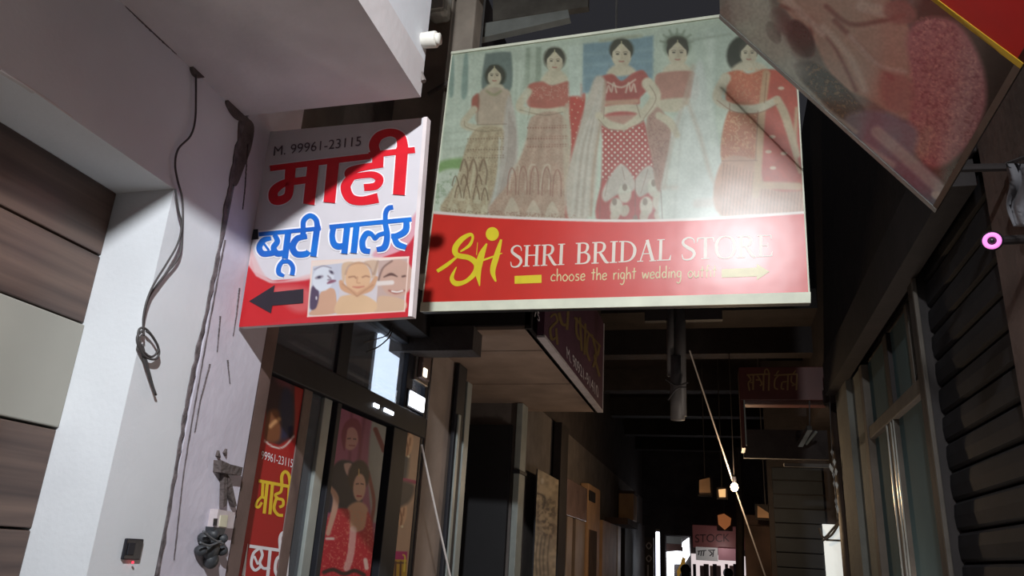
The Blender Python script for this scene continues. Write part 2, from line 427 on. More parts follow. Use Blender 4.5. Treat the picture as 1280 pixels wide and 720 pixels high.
relief('cement_patch', [(237, 84), (244, 78), (252, 84), (257, 93), (248, 98), (240, 94)], CEMENT, wl, 0.014, smooth=True)
relief('chipped_edge', [(0, 86), (30, 104), (60, 124), (90, 146), (90, 148), (60, 127), (30, 107), (0, 89)], PLASTER_IN, wl, 0.003)

# --- panelled shopfront in the recess on the far left
sf = thing('panelled_shopfront', (-1.83, 0, 0), 'brown laminate shopfront with a pale band, set behind the white pillar', 'shopfront')
for z0, z1 in ((2.40, 2.61), (2.182, 2.394), (1.60, 1.866), (1.33, 1.594), (1.06, 1.324), (0.0, 1.054)):
    box('laminate_panel', LAMIN, (-1.86, -1.812), (-2.9, 1.76), (z0, z1), sf, 0.004)
tag(box('pale_panel', PALEPANEL, (-1.86, -1.806), (-2.9, 1.76), (1.872, 2.176), sf, 0.004), 'pale cream panel')

# --- right building
wr = S('wall_right', BROWNCON, (XR, 1.6), (-3, 2.78), (0, 6))
wr = S('wall_right', DARKBR, (XR, 1.6), (2.78, 9), (3.10, 6))
wr = S('wall_right', DARKCON, (XR+0.12, 1.6), (2.78, 3.86), (0, 3.10))
wr = S('wall_right', DARKBR, (XR-0.01, 1.6), (3.86, 3.98), (0, 3.10))
wr = S('wall_right', GREYPL, (XR+0.10, 1.6), (3.98, 6.25), (0, 3.10))
wr = S('wall_right', mat('grey_green_plaster', (106, 106, 100), 0.85, 0.1, 5, 0.4, 30), (XR-0.02, 1.6), (6.05, 6.62), (0, 3.10))
wr = S('wall_right', DARKCON, (1.35, 1.6), (6.62, 9), (0, 3.10))
wr = S('wall_right', DARKBR, (XR-0.10, XR), (2.85, 6.6), (2.985, 3.25))

# --- second building on the left and the dark passage behind
wb = S('wall_back', DARKCON, (-2.6, 2.4), (16.6, 16.8), (0, 6))
w3 = S('wall_left_passage', DARKBR, (-2.6, -2.2), (4.95, 6.0), (0, 2.9))
S('doorway_shade', mat('doorway_shade_paint', (24, 23, 27), 0.6, 0.1, 6), (-2.19, -1.62), (5.94, 5.99), (0, 2.60))  # dark sheet added in place of the shade inside the doorway
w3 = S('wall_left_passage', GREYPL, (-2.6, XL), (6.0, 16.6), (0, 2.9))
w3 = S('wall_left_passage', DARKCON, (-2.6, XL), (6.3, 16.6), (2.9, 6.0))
w3 = S('wall_left_passage', mat('brown_grey_plaster', (150, 134, 124), 0.75, 0.12, 4, 0.3, 30), (-2.6, -1.68), (4.25, 4.76), (0, 2.79))
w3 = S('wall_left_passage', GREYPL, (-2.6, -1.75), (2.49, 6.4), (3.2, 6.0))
cp = S('ceiling_passage', DARKBR, (-1.6, 1.4), (7.4, 16.6), (4.0, 4.2))
for k in range(5):
    box('roof_beam', DARKBR, (-1.6, 1.4), (8.0+1.8*k, 8.22+1.8*k), (3.72, 4.0), cp)
wr2 = S('wall_right_passage', DARKCON, (1.25, 1.6), (9.5, 16.6), (0, 4.2))

# canopy over the second shop: boarded soffit in two boards with a dark seam
c2 = S('ceiling_canopy', DARKBR, (-2.2, -0.99), (3.9, 6.39), (2.81, 3.05))
for y0, y1 in ((3.92, 4.36), (4.38, 5.28), (5.31, 6.37)):
    box('soffit_board', SOFFITB, (-2.19, -1.0), (y0, y1), (2.79, 2.812), c2, 0.003)
S('ceiling_canopy', DARKBR, (-1.02, -0.98), (3.9, 6.39), (2.79, 3.9))
S('wall_left', DARKBR, (-1.80, -1.62), (2.38, 2.50), (2.43, 3.2))
b2 = S('trim_1', DARKBR, (-1.80, -1.56), (2.49, 4.25), (2.735, 2.95))
b2 = S('trim_1', DARKCON, (-1.80, -1.30), (3.86, 4.02), (2.66, 2.80))

# ================================================================== FLOOD LAMP (its light is set at the top)
fx = thing('flood_lamp', (0.95, -0.5, 3.8), 'grey flood lamp on a bracket fixed to the right wall', 'lamp')
dirv = (Vector((-1.75, 2.25, 1.45))-LAMP).normalized(); bk = LAMP-dirv*0.12
MB().tube([bk-dirv*0.06, bk-dirv*0.02, bk+dirv*0.05, LAMP-dirv*0.05], [0.04, 0.09, 0.10, 0.115], 20).build('housing', DARKFRAME, fx)
MB().tube([LAMP-dirv*0.049, LAMP-dirv*0.047], 0.10, 20).build('lens', emat('lamp_lens', (236, 244, 255), 6.0), fx)
MB().tube([bk, bk+Vector((0.3, 0, 0.12)), (0.96, -0.5, bk.z+0.12)], 0.018, 8).build('bracket', STEEL, fx)

# ================================================================== BRIDAL STORE SIGN
PB = Plane(onY(770, 380, 3.2), (-0.0285, -math.cos(math.radians(5.95)), -math.sin(math.radians(5.95))))
cTL, cTR, cBR, cBL = [PB.hit(p) for p in ((565, 66), (992, 7), (1013, 379), (526, 390))]
bs = thing('bridal_store_sign', tuple((cBL+cBR)/2), 'large hanging flex sign with five brides above a red SHRI BRIDAL STORE band', 'signboard')
MB().prism([cTL, cTR, cBR, cBL], -PB.n*0.05).build('back_panel', DARKFRAME, bs)
def rail(a, b, w, inward, m, parent, n, name='frame_rail', th=0.012):
    a, b, i = np.array(a), np.array(b), np.array(inward); i = i/np.linalg.norm(i)*w
    return MB().prism([a, b, b+i, a+i], n*th).build(name, m, parent)
up = cTL-cBL
rail(cBL, cBR, 0.045, up, SIGNEDGE, bs, PB.n)
rail(cTL, cTR, 0.014, -up, SIGNEDGE, bs, PB.n)
rail(cBL, cTL, 0.006, cBR-cBL, SIGNEDGE, bs, PB.n, th=0.006)
rail(cBR, cTR, 0.006, cBL-cBR, SIGNEDGE, bs, PB.n, th=0.006)
pr = Print([cTL, cTR, cBR, cBL], 560, 390, 0.003, PB, (196, 204, 188))
SK = (206, 186, 160); SKD = (176, 150, 126)
pr.poly([(560, 60), (1010, 0), (1010, 120), (555, 170)], (176, 186, 172), 40, 0.6, False)
pr.frame((530, 40), 3.0)       # left third of the picture
pr.poly([(100, 95), (230, 80), (222, 420), (70, 440)], (198, 208, 194), 6, 0.8, False)
for q in ([(97, 100), (112, 98), (112, 225), (95, 235)], [(150, 95), (165, 93), (162, 232), (140, 238)]): pr.poly(q, (128, 150, 146), 3, 0.9)
for xx in (75, 120, 175, 340, 360): pr.line([(xx, 110), (xx-12, 470)], 6, (214, 222, 208), 4, 0.6)
pr.poly([(228, 95), (245, 80), (310, 74), (328, 92), (322, 220), (222, 222)], (98, 108, 110), 3, 0.95)
pr.poly([(382, 60), (440, 55), (440, 190), (372, 215)], (142, 152, 136), 3, 0.9, False)
pr.line([(410, 65), (405, 200)], 22, (184, 192, 176), 3, 0.8)
for yy in (380, 410, 440): pr.line([(75, yy), (170, yy-8)], 5, (170, 176, 160), 4, 0.6)
pr.poly([(65, 485), (160, 474), (150, 515), (58, 530)], (120, 160, 88), 5, 0.95)
pr.poly([(55, 530), (150, 520), (120, 600), (75, 660), (40, 660)], (206, 212, 196), 4, 0.9)
pr.poly([(45, 530), (140, 525), (110, 640), (40, 650)], (140, 160, 128), 3, 0.7, False, motif(3.2, 3, 0.5, 4))
# bride 1
pr.ell((268, 165), (40, 42), (48, 42, 40), 0, 4)
pr.ell((264, 168), (26, 32), SK, 0, 3)
pr.poly([(240, 160), (266, 134), (292, 160), (284, 148), (266, 142), (248, 150)], (40, 34, 34), 2)
pr.line([(248, 163), (258, 161)], 6, (104, 82, 72), 2.2); pr.line([(270, 161), (282, 163)], 6, (104, 82, 72), 2.2); pr.line([(258, 184), (272, 184)], 5, (170, 112, 100), 2.2)
pr.poly([(245, 195), (285, 195), (298, 215), (228, 218)], SK, 3)
pr.poly([(205, 235), (240, 210), (292, 210), (325, 235), (310, 345), (200, 345)], (188, 158, 140), 3)
pr.line([(236, 222), (262, 236), (288, 222)], 9, (150, 140, 104), 3)
pr.poly([(180, 250), (205, 232), (205, 290), (182, 300)], (172, 76, 68), 3)
pr.line([(188, 290), (152, 335), (158, 352), (215, 362), (290, 358)], [26, 26, 28, 26, 20], SK, 3)
pr.poly([(185, 372), (300, 366), (296, 480), (262, 690), (66, 676), (120, 560)], (190, 162, 132), 3)
sk1 = [(120, 560), (185, 375), (298, 370), (296, 480), (262, 690), (66, 676)]
pr.poly(sk1, (140, 104, 80), 3, 0.5, True, motif(1.5, 5, 0.5, 5))
for k in range(7): pr.line([(200+k*15, 380), (90+k*28, 680)], 6, (150, 118, 92) if k % 2 else (212, 190, 160), 4, 0.35)
for a, b in (((150, 480), (90, 670)), ((195, 470), (160, 680)), ((235, 475), (235, 690))): pr.line([a, b], 7, (206, 188, 156), 2, 0.8)
for x0 in (150, 185, 222): pr.line([(x0-14, 520), (x0, 478), (x0+14, 520), (x0+10, 570)], 6, (110, 70, 56), 2, 0.8)
for x0, y0 in ((140, 610), (200, 620), (115, 655), (170, 660), (225, 660)): pr.poly([(x0-14, y0+20), (x0, y0-14), (x0+14, y0+20)], (216, 200, 170), 2, 0.7)
pr.poly([(318, 240), (345, 330), (350, 480), (300, 690), (238, 690), (270, 560), (296, 420), (300, 330)], (190, 172, 166), 4)
for k in range(4): pr.line([(320+k*7, 300+k*20), (312+k*8, 480), (262+k*10, 690)], 4, (160, 132, 128), 3, 0.7)
pr.line([(285, 400), (275, 560), (245, 690)], 8, (206, 204, 198), 3, 0.8)
# bride 2
pr.ell((490, 100), (42, 44), (72, 58, 52), 0, 4)
pr.ell((490, 112), (32, 40), SK, 0, 3); pr.line([(490, 66), (490, 84)], 5, (196, 176, 130), 2)
pr.line([(470, 104), (482, 103)], 6, (112, 88, 78), 2.2); pr.line([(498, 103), (510, 104)], 6, (112, 88, 78), 2.2); pr.line([(482, 132), (498, 132)], 5, (178, 112, 100), 2.2)
pr.poly([(466, 145), (514, 145), (540, 190), (440, 195)], SK, 4)
pr.poly([(388, 205), (440, 186), (480, 200), (545, 185), (565, 220), (540, 285), (398, 285)], (186, 84, 76), 3)
pr.poly([(400, 210), (545, 200), (535, 250), (405, 250)], (214, 150, 130), 3, 0.6, True, motif(1.8, 8, 0.52, 6))
pr.line([(390, 225), (360, 285), (450, 300), (520, 290)], [30, 30, 26, 22], SK, 3)
sk2 = [(405, 318), (520, 312), (545, 480), (570, 700), (250, 690), (320, 560), (380, 420)]
pr.poly(sk2, (190, 148, 130), 3)
pr.poly(sk2, (160, 106, 94), 3, 0.45, True, motif(1.5, 11, 0.5, 5))
for k in range(8): pr.line([(415+k*14, 325), (275+k*38, 690)], 7, (160, 116, 102) if k % 2 else (212, 178, 160), 4, 0.35)
pr.poly([(520, 310), (565, 312), (575, 690), (535, 690)], (198, 172, 150), 3, 0.8)
for x0 in (345, 405, 460): pr.line([(x0-25, 590), (x0-10, 510), (x0+12, 505), (x0+8, 590)], 5, (214, 188, 168), 2, 0.85)
for x0, y0 in ((330, 640), (410, 650), (480, 655)): pr.poly([(x0-28, y0+44), (x0, y0-20), (x0+28, y0+44)], (216, 196, 176), 2, 0.65)
pr.poly([(560, 185), (592, 195), (605, 250), (588, 420), (560, 690), (530, 690), (552, 430), (545, 290)], (196, 52, 48), 3)
pr.poly([(540, 190), (600, 190), (580, 600), (530, 690)], (226, 190, 160), 3, 0.8, False, dots(8, 0.9, 0.4))
# bride 3, centre
pr.frame((690, 30), 2.88)
pr.poly([(112, 72), (365, 42), (362, 240), (106, 250)], (112, 138, 158), 4, 1, False)
for yy in (110, 150, 190): pr.line([(112, yy), (362, yy-18)], 8, (134, 158, 172), 5, 0.7)
pr.poly([(60, 80), (108, 74), (104, 260), (60, 260)], (190, 200, 190), 4, 1, False)
pr.line([(175, 60), (320, 42)], 12, (160, 160, 140), 4)
pr.ell((250, 92), (44, 40), (56, 46, 44), 0, 4)
pr.ell((250, 112), (36, 44), SK, 0, 3); pr.line([(252, 62), (252, 88)], 5, (206, 190, 150), 2)
pr.line([(228, 104), (242, 102)], 7, (104, 82, 72), 2.2); pr.line([(258, 102), (272, 104)], 7, (104, 82, 72), 2.2); pr.line([(240, 136), (262, 136)], 6, (178, 108, 98), 2.2)
pr.poly([(224, 148), (276, 148), (300, 180), (200, 186)], SK, 4)
pr.poly([(165, 200), (215, 180), (250, 205), (290, 178), (330, 168), (352, 220), (318, 265), (305, 292), (188, 300), (180, 250)], (186, 72, 70), 3)
pr.poly([(168, 205), (215, 184), (250, 210), (290, 182), (330, 172), (350, 218), (300, 270), (188, 285)], (150, 50, 52), 4, 0.5)
for q in ([(196, 246), (204, 222), (214, 244), (222, 212), (232, 246)], [(266, 246), (276, 212), (284, 242), (294, 216), (302, 244)], [(200, 210), (250, 228), (300, 200)]): pr.line(q, 6, (222, 190, 172), 2, 0.85)
pr.line([(190, 284), (305, 278)], 16, (196, 150, 120), 3, 0.8)
pr.poly([(186, 298), (305, 290), (308, 330), (188, 334)], SK, 3)
pr.poly([(186, 330), (312, 325), (352, 430), (372, 530), (395, 712), (170, 715), (178, 560), (182, 430)], (184, 60, 62), 3)
pr.poly([(180, 375), (330, 365), (366, 520), (300, 560), (180, 560)], (232, 214, 200), 2, 0.95, False, dots(5.4, 1.3, 0.78))
pr.line([(188, 348), (314, 342)], 34, (192, 140, 124), 4, 0.85)
pr.poly([(182, 600), (232, 515), (262, 510), (296, 560), (292, 600), (240, 612), (192, 640)], (196, 176, 168), 3)
pr.poly([(296, 570), (330, 520), (362, 515), (392, 590), (350, 606), (312, 622)], (196, 176, 168), 3)
for c in ((232, 660), (340, 655), (385, 640), (262, 610), (368, 590)): pr.ell(c, (24, 34), (214, 206, 190), 0, 3, 0.9)
for c in ((226, 690), (262, 672), (332, 690), (384, 684)): pr.ell(c, (16, 22), (196, 178, 160), 20, 2, 0.9)
for c in ((225, 640), (335, 640), (262, 588), (366, 572), (300, 700)): pr.ell(c, (9, 13), (128, 96, 88), 0, 2, 0.8)
pr.poly([(158, 190), (192, 205), (188, 300), (168, 420), (160, 560), (136, 690), (60, 706), (52, 560), (90, 400), (130, 260)], (196, 176, 164), 4)
for k in range(5): pr.line([(176-k*5, 230+k*14), (140-k*10, 450), (120-k*12, 690)], 6, (168, 146, 138) if k % 2 else (214, 204, 194), 4, 0.7)
pr.line([(192, 210), (180, 320), (150, 520), (140, 690)], 9, (176, 138, 118), 3, 0.7)
pr.line([(168, 330), (205, 362), (262, 372)], [26, 30, 22], SK, 3)
# bride 4
pr.ell((450, 80), (48, 44), (84, 92, 78), 0, 6, 0.8)
for k in range(7): pr.line([(450, 75), (450+60*math.cos(math.pi*(1.05+0.15*k)), 70+52*math.sin(math.pi*(1.05+0.15*k)))], 6, (116, 124, 106), 3, 0.8)
pr.ell((451, 66), (38, 22), (60, 50, 46), 0, 3); pr.ell((452, 108), (36, 42), SK, 0, 3)
pr.line([(432, 100), (444, 98)], 6, (112, 90, 80), 2.2); pr.line([(460, 98), (474, 100)], 6, (112, 90, 80), 2.2); pr.line([(442, 130), (462, 130)], 6, (170, 112, 100), 2.2)
pr.poly([(425, 142), (478, 142), (500, 176), (400, 180)], SK, 4)
pr.poly([(372, 190), (420, 172), (500, 170), (530, 200), (512, 280), (388, 280)], (182, 112, 100), 3)
pr.poly([(385, 275), (505, 268), (505, 310), (392, 314)], SK, 3)
pr.poly([(352, 300), (395, 310), (440, 400), (430, 560), (380, 600), (362, 500), (340, 380)], (176, 124, 112), 3)
pr.poly([(352, 320), (430, 400), (420, 560), (360, 520)], (140, 80, 74), 3, 0.5, True, motif(2, 21, 0.5, 5))
pr.poly([(446, 330), (520, 320), (590, 700), (400, 712), (392, 600), (420, 460)], (206, 206, 200), 4)
for k in range(4): pr.line([(470+k*14, 340), (440+k*38, 700)], 7, (182, 180, 176), 4, 0.6)
pr.line([(345, 215), (372, 265), (318, 335), (270, 366)], [44, 40, 32, 22], SK, 3)
pr.line([(385, 330), (425, 355), (450, 400)], [26, 30, 22], SK, 3)
pr.line([(505, 180), (462, 320), (428, 450), (404, 590)], 11, (190, 164, 150), 4, 0.6)
pr.line([(404, 588), (560, 590)], 16, (196, 168, 156), 5, 0.5)
# veil and wall between brides 4 and 5, bride 5
pr.frame((850, 20), 2.77)
pr.poly([(60, 60), (180, 45), (150, 190), (120, 300), (150, 560), (110, 420), (60, 180)], (180, 190, 178), 5)
pr.line([(105, 70), (105, 300)], 26, (206, 214, 204), 6, 0.8); pr.line([(30, 85), (175, 62)], 8, (150, 156, 144), 4, 0.8)
pr.poly([(55, 170), (85, 180), (130, 420), (155, 560), (140, 690), (0, 700), (10, 420), (30, 300)], (206, 208, 204), 5, 0.9)
pr.line([(28, 300), (70, 420), (110, 560), (150, 600)], 13, (192, 164, 148), 5, 0.6)
pr.line([(45, 175), (20, 300)], 16, (188, 150, 136), 5, 0.5)
pr.line([(60, 650), (150, 640)], 30, (206, 180, 172), 6, 0.7)
pr.ell((208, 130), (46, 62), (44, 38, 36), 14, 4); pr.ell((238, 130), (30, 36), SK, 0, 3)
pr.line([(222, 124), (234, 123)], 6, (112, 88, 78), 2.2); pr.line([(246, 123), (256, 124)], 6, (112, 88, 78), 2.2); pr.line([(230, 150), (246, 150)], 6, (178, 110, 96), 2.2)
pr.poly([(212, 158), (264, 158), (300, 185), (180, 192)], SK, 4)
pr.poly([(152, 205), (200, 188), (240, 200), (300, 184), (330, 220), (300, 300), (172, 304), (160, 250)], (206, 84, 56), 3)
pr.poly([(160, 200), (310, 190), (300, 300), (170, 300)], (226, 140, 96), 3, 0.5, True, motif(2, 31, 0.52, 6))
pr.poly([(172, 320), (270, 318), (268, 500), (146, 504)], (190, 88, 54), 3)
pr.poly([(172, 330), (270, 330), (268, 500), (146, 504)], (226, 160, 110), 3, 0.6, True, motif(2.4, 33, 0.52, 6))
pr.poly([(146, 502), (270, 500), (440, 600), (440, 695), (140, 690)], (200, 130, 102), 3)
pr.poly([(146, 505), (440, 600), (440, 695), (140, 690)], (160, 92, 74), 3, 0.7, False, stripes(4.2, 0.1, 0.1))
pr.poly([(298, 190), (360, 195), (400, 235), (425, 470), (428, 560), (415, 605), (290, 575), (284, 340), (292, 260)], (204, 58, 44), 3)
for c in ((320, 418), (360, 476), (322, 526), (350, 250), (372, 380), (306, 470)): pr.ell(c, (11, 6), (232, 196, 168), 0, 2, 0.9)
pr.line([(300, 200), (284, 330), (272, 500), (262, 620)], 26, (206, 150, 108), 3, 0.95)
pr.line([(268, 585), (412, 590)], 26, (206, 150, 108), 3, 0.95)
pr.line([(404, 320), (398, 470), (416, 540)], 12, (206, 188, 140), 3, 0.7)
pr.line([(158, 215), (128, 285), (190, 318), (270, 320), (335, 290)], [36, 32, 28, 30, 26], SK, 3)
pr.line([(338, 292), (366, 350), (404, 480)], [28, 30, 24], (206, 168, 134), 3)
pr.frame()
pr.frame((530, 40), 3.0)
for yy, per in ((400, 3.4), (440, 3.4), (470, 3.4)): pr.line([(165, yy+4), (298, yy-4)], 12, (110, 74, 58), 1.5, 0.55, True, dots(3.4, 1.1)); pr.line([(390, yy-40), (535, yy-46)], 12, (136, 66, 58), 1.5, 0.55, True, dots(3.4, 1.1))
for x0, y0, h_ in ((128, 600, 50), (160, 600, 55), (196, 605, 55), (228, 610, 50), (118, 560, 40), (150, 555, 40), (205, 556, 40)): pr.line([(x0-12, y0+h_*0.4), (x0-8, y0-h_*0.1), (x0, y0-h_*0.5), (x0+8, y0-h_*0.1), (x0+12, y0+h_*0.4)], 4.5, (104, 66, 52), 1.2, 0.75)
for x0, y0, h_ in ((330, 560, 100), (372, 556, 105), (415, 556, 105), (460, 560, 105), (500, 566, 100)):
    pr.line([(x0-18, y0+h_*0.5), (x0-13, y0-h_*0.2), (x0, y0-h_*0.5), (x0+13, y0-h_*0.2), (x0+14, y0+h_*0.5)], 4.5, (150, 84, 76), 1.2, 0.7); pr.line([(x0, y0-h_*0.25), (x0-3, y0+h_*0.4)], 9, (168, 100, 88), 1.5, 0.5, True, dots(3.0, 1.0))
pr.line([(70, 664), (165, 678), (262, 684)], 16, (120, 84, 64), 1.5, 0.6, True, motif(1.6, 71, 0.5, 6)); pr.line([(258, 678), (400, 686), (560, 694)], 18, (150, 84, 74), 1.5, 0.6, True, motif(1.6, 73, 0.5, 6))
for q in ([(205, 235), (200, 345)], [(310, 345), (200, 348)], [(152, 335), (158, 356), (215, 372), (290, 368)], [(360, 292), (450, 312), (520, 300)], [(398, 285), (388, 330)]): pr.line(q, 3.5, (122, 96, 80), 1.4, 0.55)
pr.frame((690, 30), 2.88)
for q in ([(168, 344), (205, 378), (262, 386)], [(330, 346), (282, 384)], [(188, 300), (186, 340)], [(305, 292), (318, 335)], [(352, 222), (374, 272), (330, 340)], [(392, 600), (398, 710)], [(178, 560), (170, 712)], [(300, 560), (300, 710)]): pr.line(q, 3.2, (116, 74, 68), 1.4, 0.55)
for q in ([(210, 520), (190, 620)], [(252, 515), (262, 560)], [(345, 525), (320, 610)], [(370, 520), (388, 580)]): pr.line(q, 3, (150, 110, 104), 1.3, 0.6)
pr.frame((850, 20), 2.77)
for q in ([(128, 292), (190, 332), (270, 336), (338, 306)], [(172, 304), (172, 330)], [(146, 502), (268, 500)], [(270, 330), (262, 500)], [(300, 200), (292, 300)]): pr.line(q, 3, (130, 64, 46), 1.4, 0.6)
pr.frame()
def face(cx, cy, rx, ry, dx=0.0):
    pr.ell((cx, cy-0.30*ry), (1.10*rx, 0.88*ry), (54, 45, 43), 0, 1.6)
    pr.ell((cx, cy+0.03*ry), (0.90*rx, 0.98*ry), SK, 0, 1.4); pr.ell((cx+0.35*rx, cy+0.15*ry), (0.5*rx, 0.75*ry), (190, 164, 138), 0, 3, 0.5)
    pr.poly([(cx-0.9*rx, cy-0.25*ry), (cx-0.1*rx, cy-0.86*ry), (cx, cy-0.62*ry), (cx+0.1*rx, cy-0.86*ry), (cx+0.9*rx, cy-0.25*ry), (cx+0.75*rx, cy-1.05*ry), (cx, cy-1.2*ry), (cx-0.75*rx, cy-1.05*ry)], (54, 45, 43), 1.3, 0.95)
    for q in (-1, 1):
        ex_ = cx+dx+q*0.38*rx
        pr.line([(ex_-0.20*rx, cy-0.20*ry), (ex_+q*0.02*rx, cy-0.25*ry), (ex_+0.20*rx, cy-0.20*ry)], 0.9, (92, 72, 64), 1.0, 0.7)
        pr.ell((ex_, cy-0.06*ry), (0.17*rx, 0.07*ry), (62, 48, 46), 0, 1.0, 0.9)
    pr.line([(cx+dx+0.04*rx, cy), (cx+dx+0.08*rx, cy+0.26*ry)], 1.0, (176, 146, 122), 1.4, 0.7)
    pr.line([(cx+dx-0.22*rx, cy+0.50*ry), (cx+dx, cy+0.53*ry), (cx+dx+0.22*rx, cy+0.50*ry)], 1.7, (176, 92, 84), 1.1, 0.85)
    pr.line([(cx, cy-1.05*ry), (cx, cy-0.55*ry)], 1.1, (214, 196, 150), 0.9, 0.9)
for a in ((618, 95, 9.0, 11.5), (693.3, 77, 11.0, 14), (776.8, 68.5, 12.8, 16), (847, 66.5, 12.6, 15.5), (936, 67, 11, 14)): face(*a)
for x0, x1, yb in ((653, 659, 150), (722, 727, 120), (880, 892, 180)): pr.line([(x0, 40), (x1, yb)], 7, (206, 214, 200), 5, 0.35)
pr.grain(0.04, 2.2, 4); pr.grain(0.04, 9, 6)
g_ = pr.c.mean(1, keepdims=True); pr.c = (pr.c*0.86+g_*0.14)*0.74+np.array([38, 44, 34])      # veiling haze mixed into the print colours
# red band, white rule on its upper edge
band = [(540, 267), (600, 271), (690, 275), (780, 277), (870, 275), (940, 271), (1020, 265), (1020, 395), (520, 400)]
pr.poly(band, (214, 52, 42), 1.2, 1, False)
pr.line([(538, 265), (600, 270), (690, 274), (780, 276), (870, 274), (940, 270), (1014, 265)], 3.4, (226, 216, 206), 1.2)
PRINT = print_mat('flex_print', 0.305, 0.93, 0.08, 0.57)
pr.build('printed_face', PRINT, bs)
YEL = mat('yellow_ink', (226, 206, 44), 0.35, 0.04, 20); CREAM = mat('cream_ink', (226, 214, 200), 0.35, 0.04, 20)
PALEYEL = mat('pale_yellow_ink', (216, 202, 150), 0.35, 0.04, 20)
k = Ink(PB, 0.0045, (530, 270), 5.12)
k.stroke([(232, 228), (290, 188), (312, 140), (296, 118), (240, 150), (200, 205), (212, 250), (290, 268), (338, 310), (325, 365), (268, 418), (205, 432), (178, 395), (208, 325)], [10, 20, 16, 22, 34, 38, 34, 34, 40, 34, 26, 34, 26, 5])
k.stroke([(215, 258), (150, 310), (84, 354)], [12, 24, 22]).stroke([(402, 176), (368, 250), (346, 350), (356, 448)], [10, 40, 40, 6])
k.stroke([(494, 150), (466, 250), (440, 350), (460, 420)], [14, 36, 34, 10]).stroke([(350, 292), (420, 268), (500, 238)], [12, 12, 6]).stroke([(343, 168), (336, 250)], [3, 5]).disc((437, 115), 42, 44)
k.poly([(580, 384), (752, 376), (752, 428), (580, 434)]); tag(k.build('monogram', YEL, bs), 'yellow monogram with a round dot and short bar')
# serif capitals in a unit box: strokes (points, width), y up
SER = {
 'S': (.66, [([(.58, .74), (.52, .93), (.32, 1.0), (.12, .9), (.10, .72), (.3, .55), (.5, .42), (.58, .24), (.46, .05), (.26, 0), (.1, .06), (.05, .26)], [.03, .06, .07, .10, .13, .15, .15, .13, .10, .07, .06, .03])]),
 'I': (.42, [([(.21, .02), (.21, .98)], .15), ([(.03, .98), (.39, .98)], .045), ([(.03, .02), (.39, .02)], .045)]),
 'H': (.92, [([(.2, .02), (.2, .98)], .14), ([(.72, .02), (.72, .98)], .14), ([(.2, .52), (.72, .52)], .05), ([(.03, .98), (.37, .98)], .045), ([(.03, .02), (.37, .02)], .045), ([(.55, .98), (.89, .98)], .045), ([(.55, .02), (.89, .02)], .045)]),
 'R': (.86, [([(.2, .02), (.2, .98)], .14), ([(.03, .02), (.37, .02)], .045), ([(.03, .97), (.2, .97), (.42, .97), (.58, .9), (.62, .75), (.55, .58), (.38, .51), (.2, .51)], [.05, .05, .06, .1, .14, .1, .06, .05]), ([(.4, .52), (.55, .3), (.72, .06), (.86, .02)], [.1, .14, .13, .05])]),
 'B': (.78, [([(.2, .02), (.2, .98)], .14), ([(.03, .97), (.2, .97), (.42, .97), (.57, .9), (.6, .76), (.54, .6), (.38, .53), (.2, .53)], [.05, .05, .06, .1, .13, .1, .06, .05]), ([(.2, .53), (.45, .53), (.63, .44), (.68, .27), (.61, .1), (.42, .03), (.03, .03)], [.05, .06, .1, .14, .1, .06, .05])]),
 'D': (.92, [([(.2, .02), (.2, .98)], .14), ([(.03, .97), (.3, .97), (.58, .9), (.76, .7), (.79, .5), (.74, .28), (.57, .09), (.3, .03), (.03, .03)], [.05, .05, .08, .13, .15, .13, .08, .05, .05])]),
 'A': (.90, [([(.15, .03), (.44, .99)], .055), ([(.44, 1.0), (.74, .03)], .15), ([(.24, .36), (.62, .36)], .045), ([(.0, .02), (.29, .02)], .045), ([(.58, .02), (.9, .02)], .045)]),
 'L': (.76, [([(.2, .02), (.2, .98)], .14), ([(.03, .98), (.38, .98)], .045), ([(.03, .03), (.66, .03)], .05), ([(.64, .02), (.70, .26)], [.1, .02])]),
 'T': (.80, [([(.4, .02), (.4, .98)], .14), ([(.05, .96), (.75, .96)], .06), ([(.22, .02), (.58, .02)], .045), ([(.07, .97), (.03, .74)], [.1, .02]), ([(.73, .97), (.77, .74)], [.1, .02])]),
 'O': (.94, [([(.46, 1.0), (.22, .93), (.09, .7), (.08, .5), (.1, .28), (.24, .07), (.46, 0), (.7, .07), (.83, .28), (.85, .5), (.83, .72), (.7, .93), (.46, 1.0)], [.05, .1, .14, .15, .14, .1, .05, .1, .14, .15, .14, .1, .05])]),
 'E': (.76, [([(.2, .02), (.2, .98)], .14), ([(.03, .97), (.64, .97)], .05), ([(.03, .03), (.67, .03)], .05), ([(.2, .52), (.5, .52)], .05), ([(.63, .97), (.65, .78)], [.09, .02]), ([(.66, .03), (.71, .24)], [.1, .02]), ([(.5, .64), (.5, .40)], [.03, .03])]),
}
def serif_word(word, p0, p1, up):
    p0, p1, up = map(lambda q: np.array(q, float), (p0, p1, up)); tot = sum(SER[c][0] for c in word); x = 0; H = np.linalg.norm(up)
    ex = (p1-p0)/tot; W_ = np.linalg.norm(ex)
    for c in word:
        w, st = SER[c]; ink = Ink(PB, 0.0045)
        for pts, wd in st:
            q = [p0+ex*(x+a)+up*b for a, b in pts]; ink.stroke(q, np.asarray(wd)*(H+W_)/2, len(pts) > 2)
        x += w; ink.build('letter', CREAM, bs)
for wd, p0, p1, up_ in (('SHRI', (637, 334), (706, 331), (1.2, -26.5)), ('BRIDAL', (718, 330.5), (840, 325.5), (1.0, -27)), ('STORE', (851, 325), (967, 320.5), (0.4, -27.5))):
    serif_word(wd, p0, p1, up_)
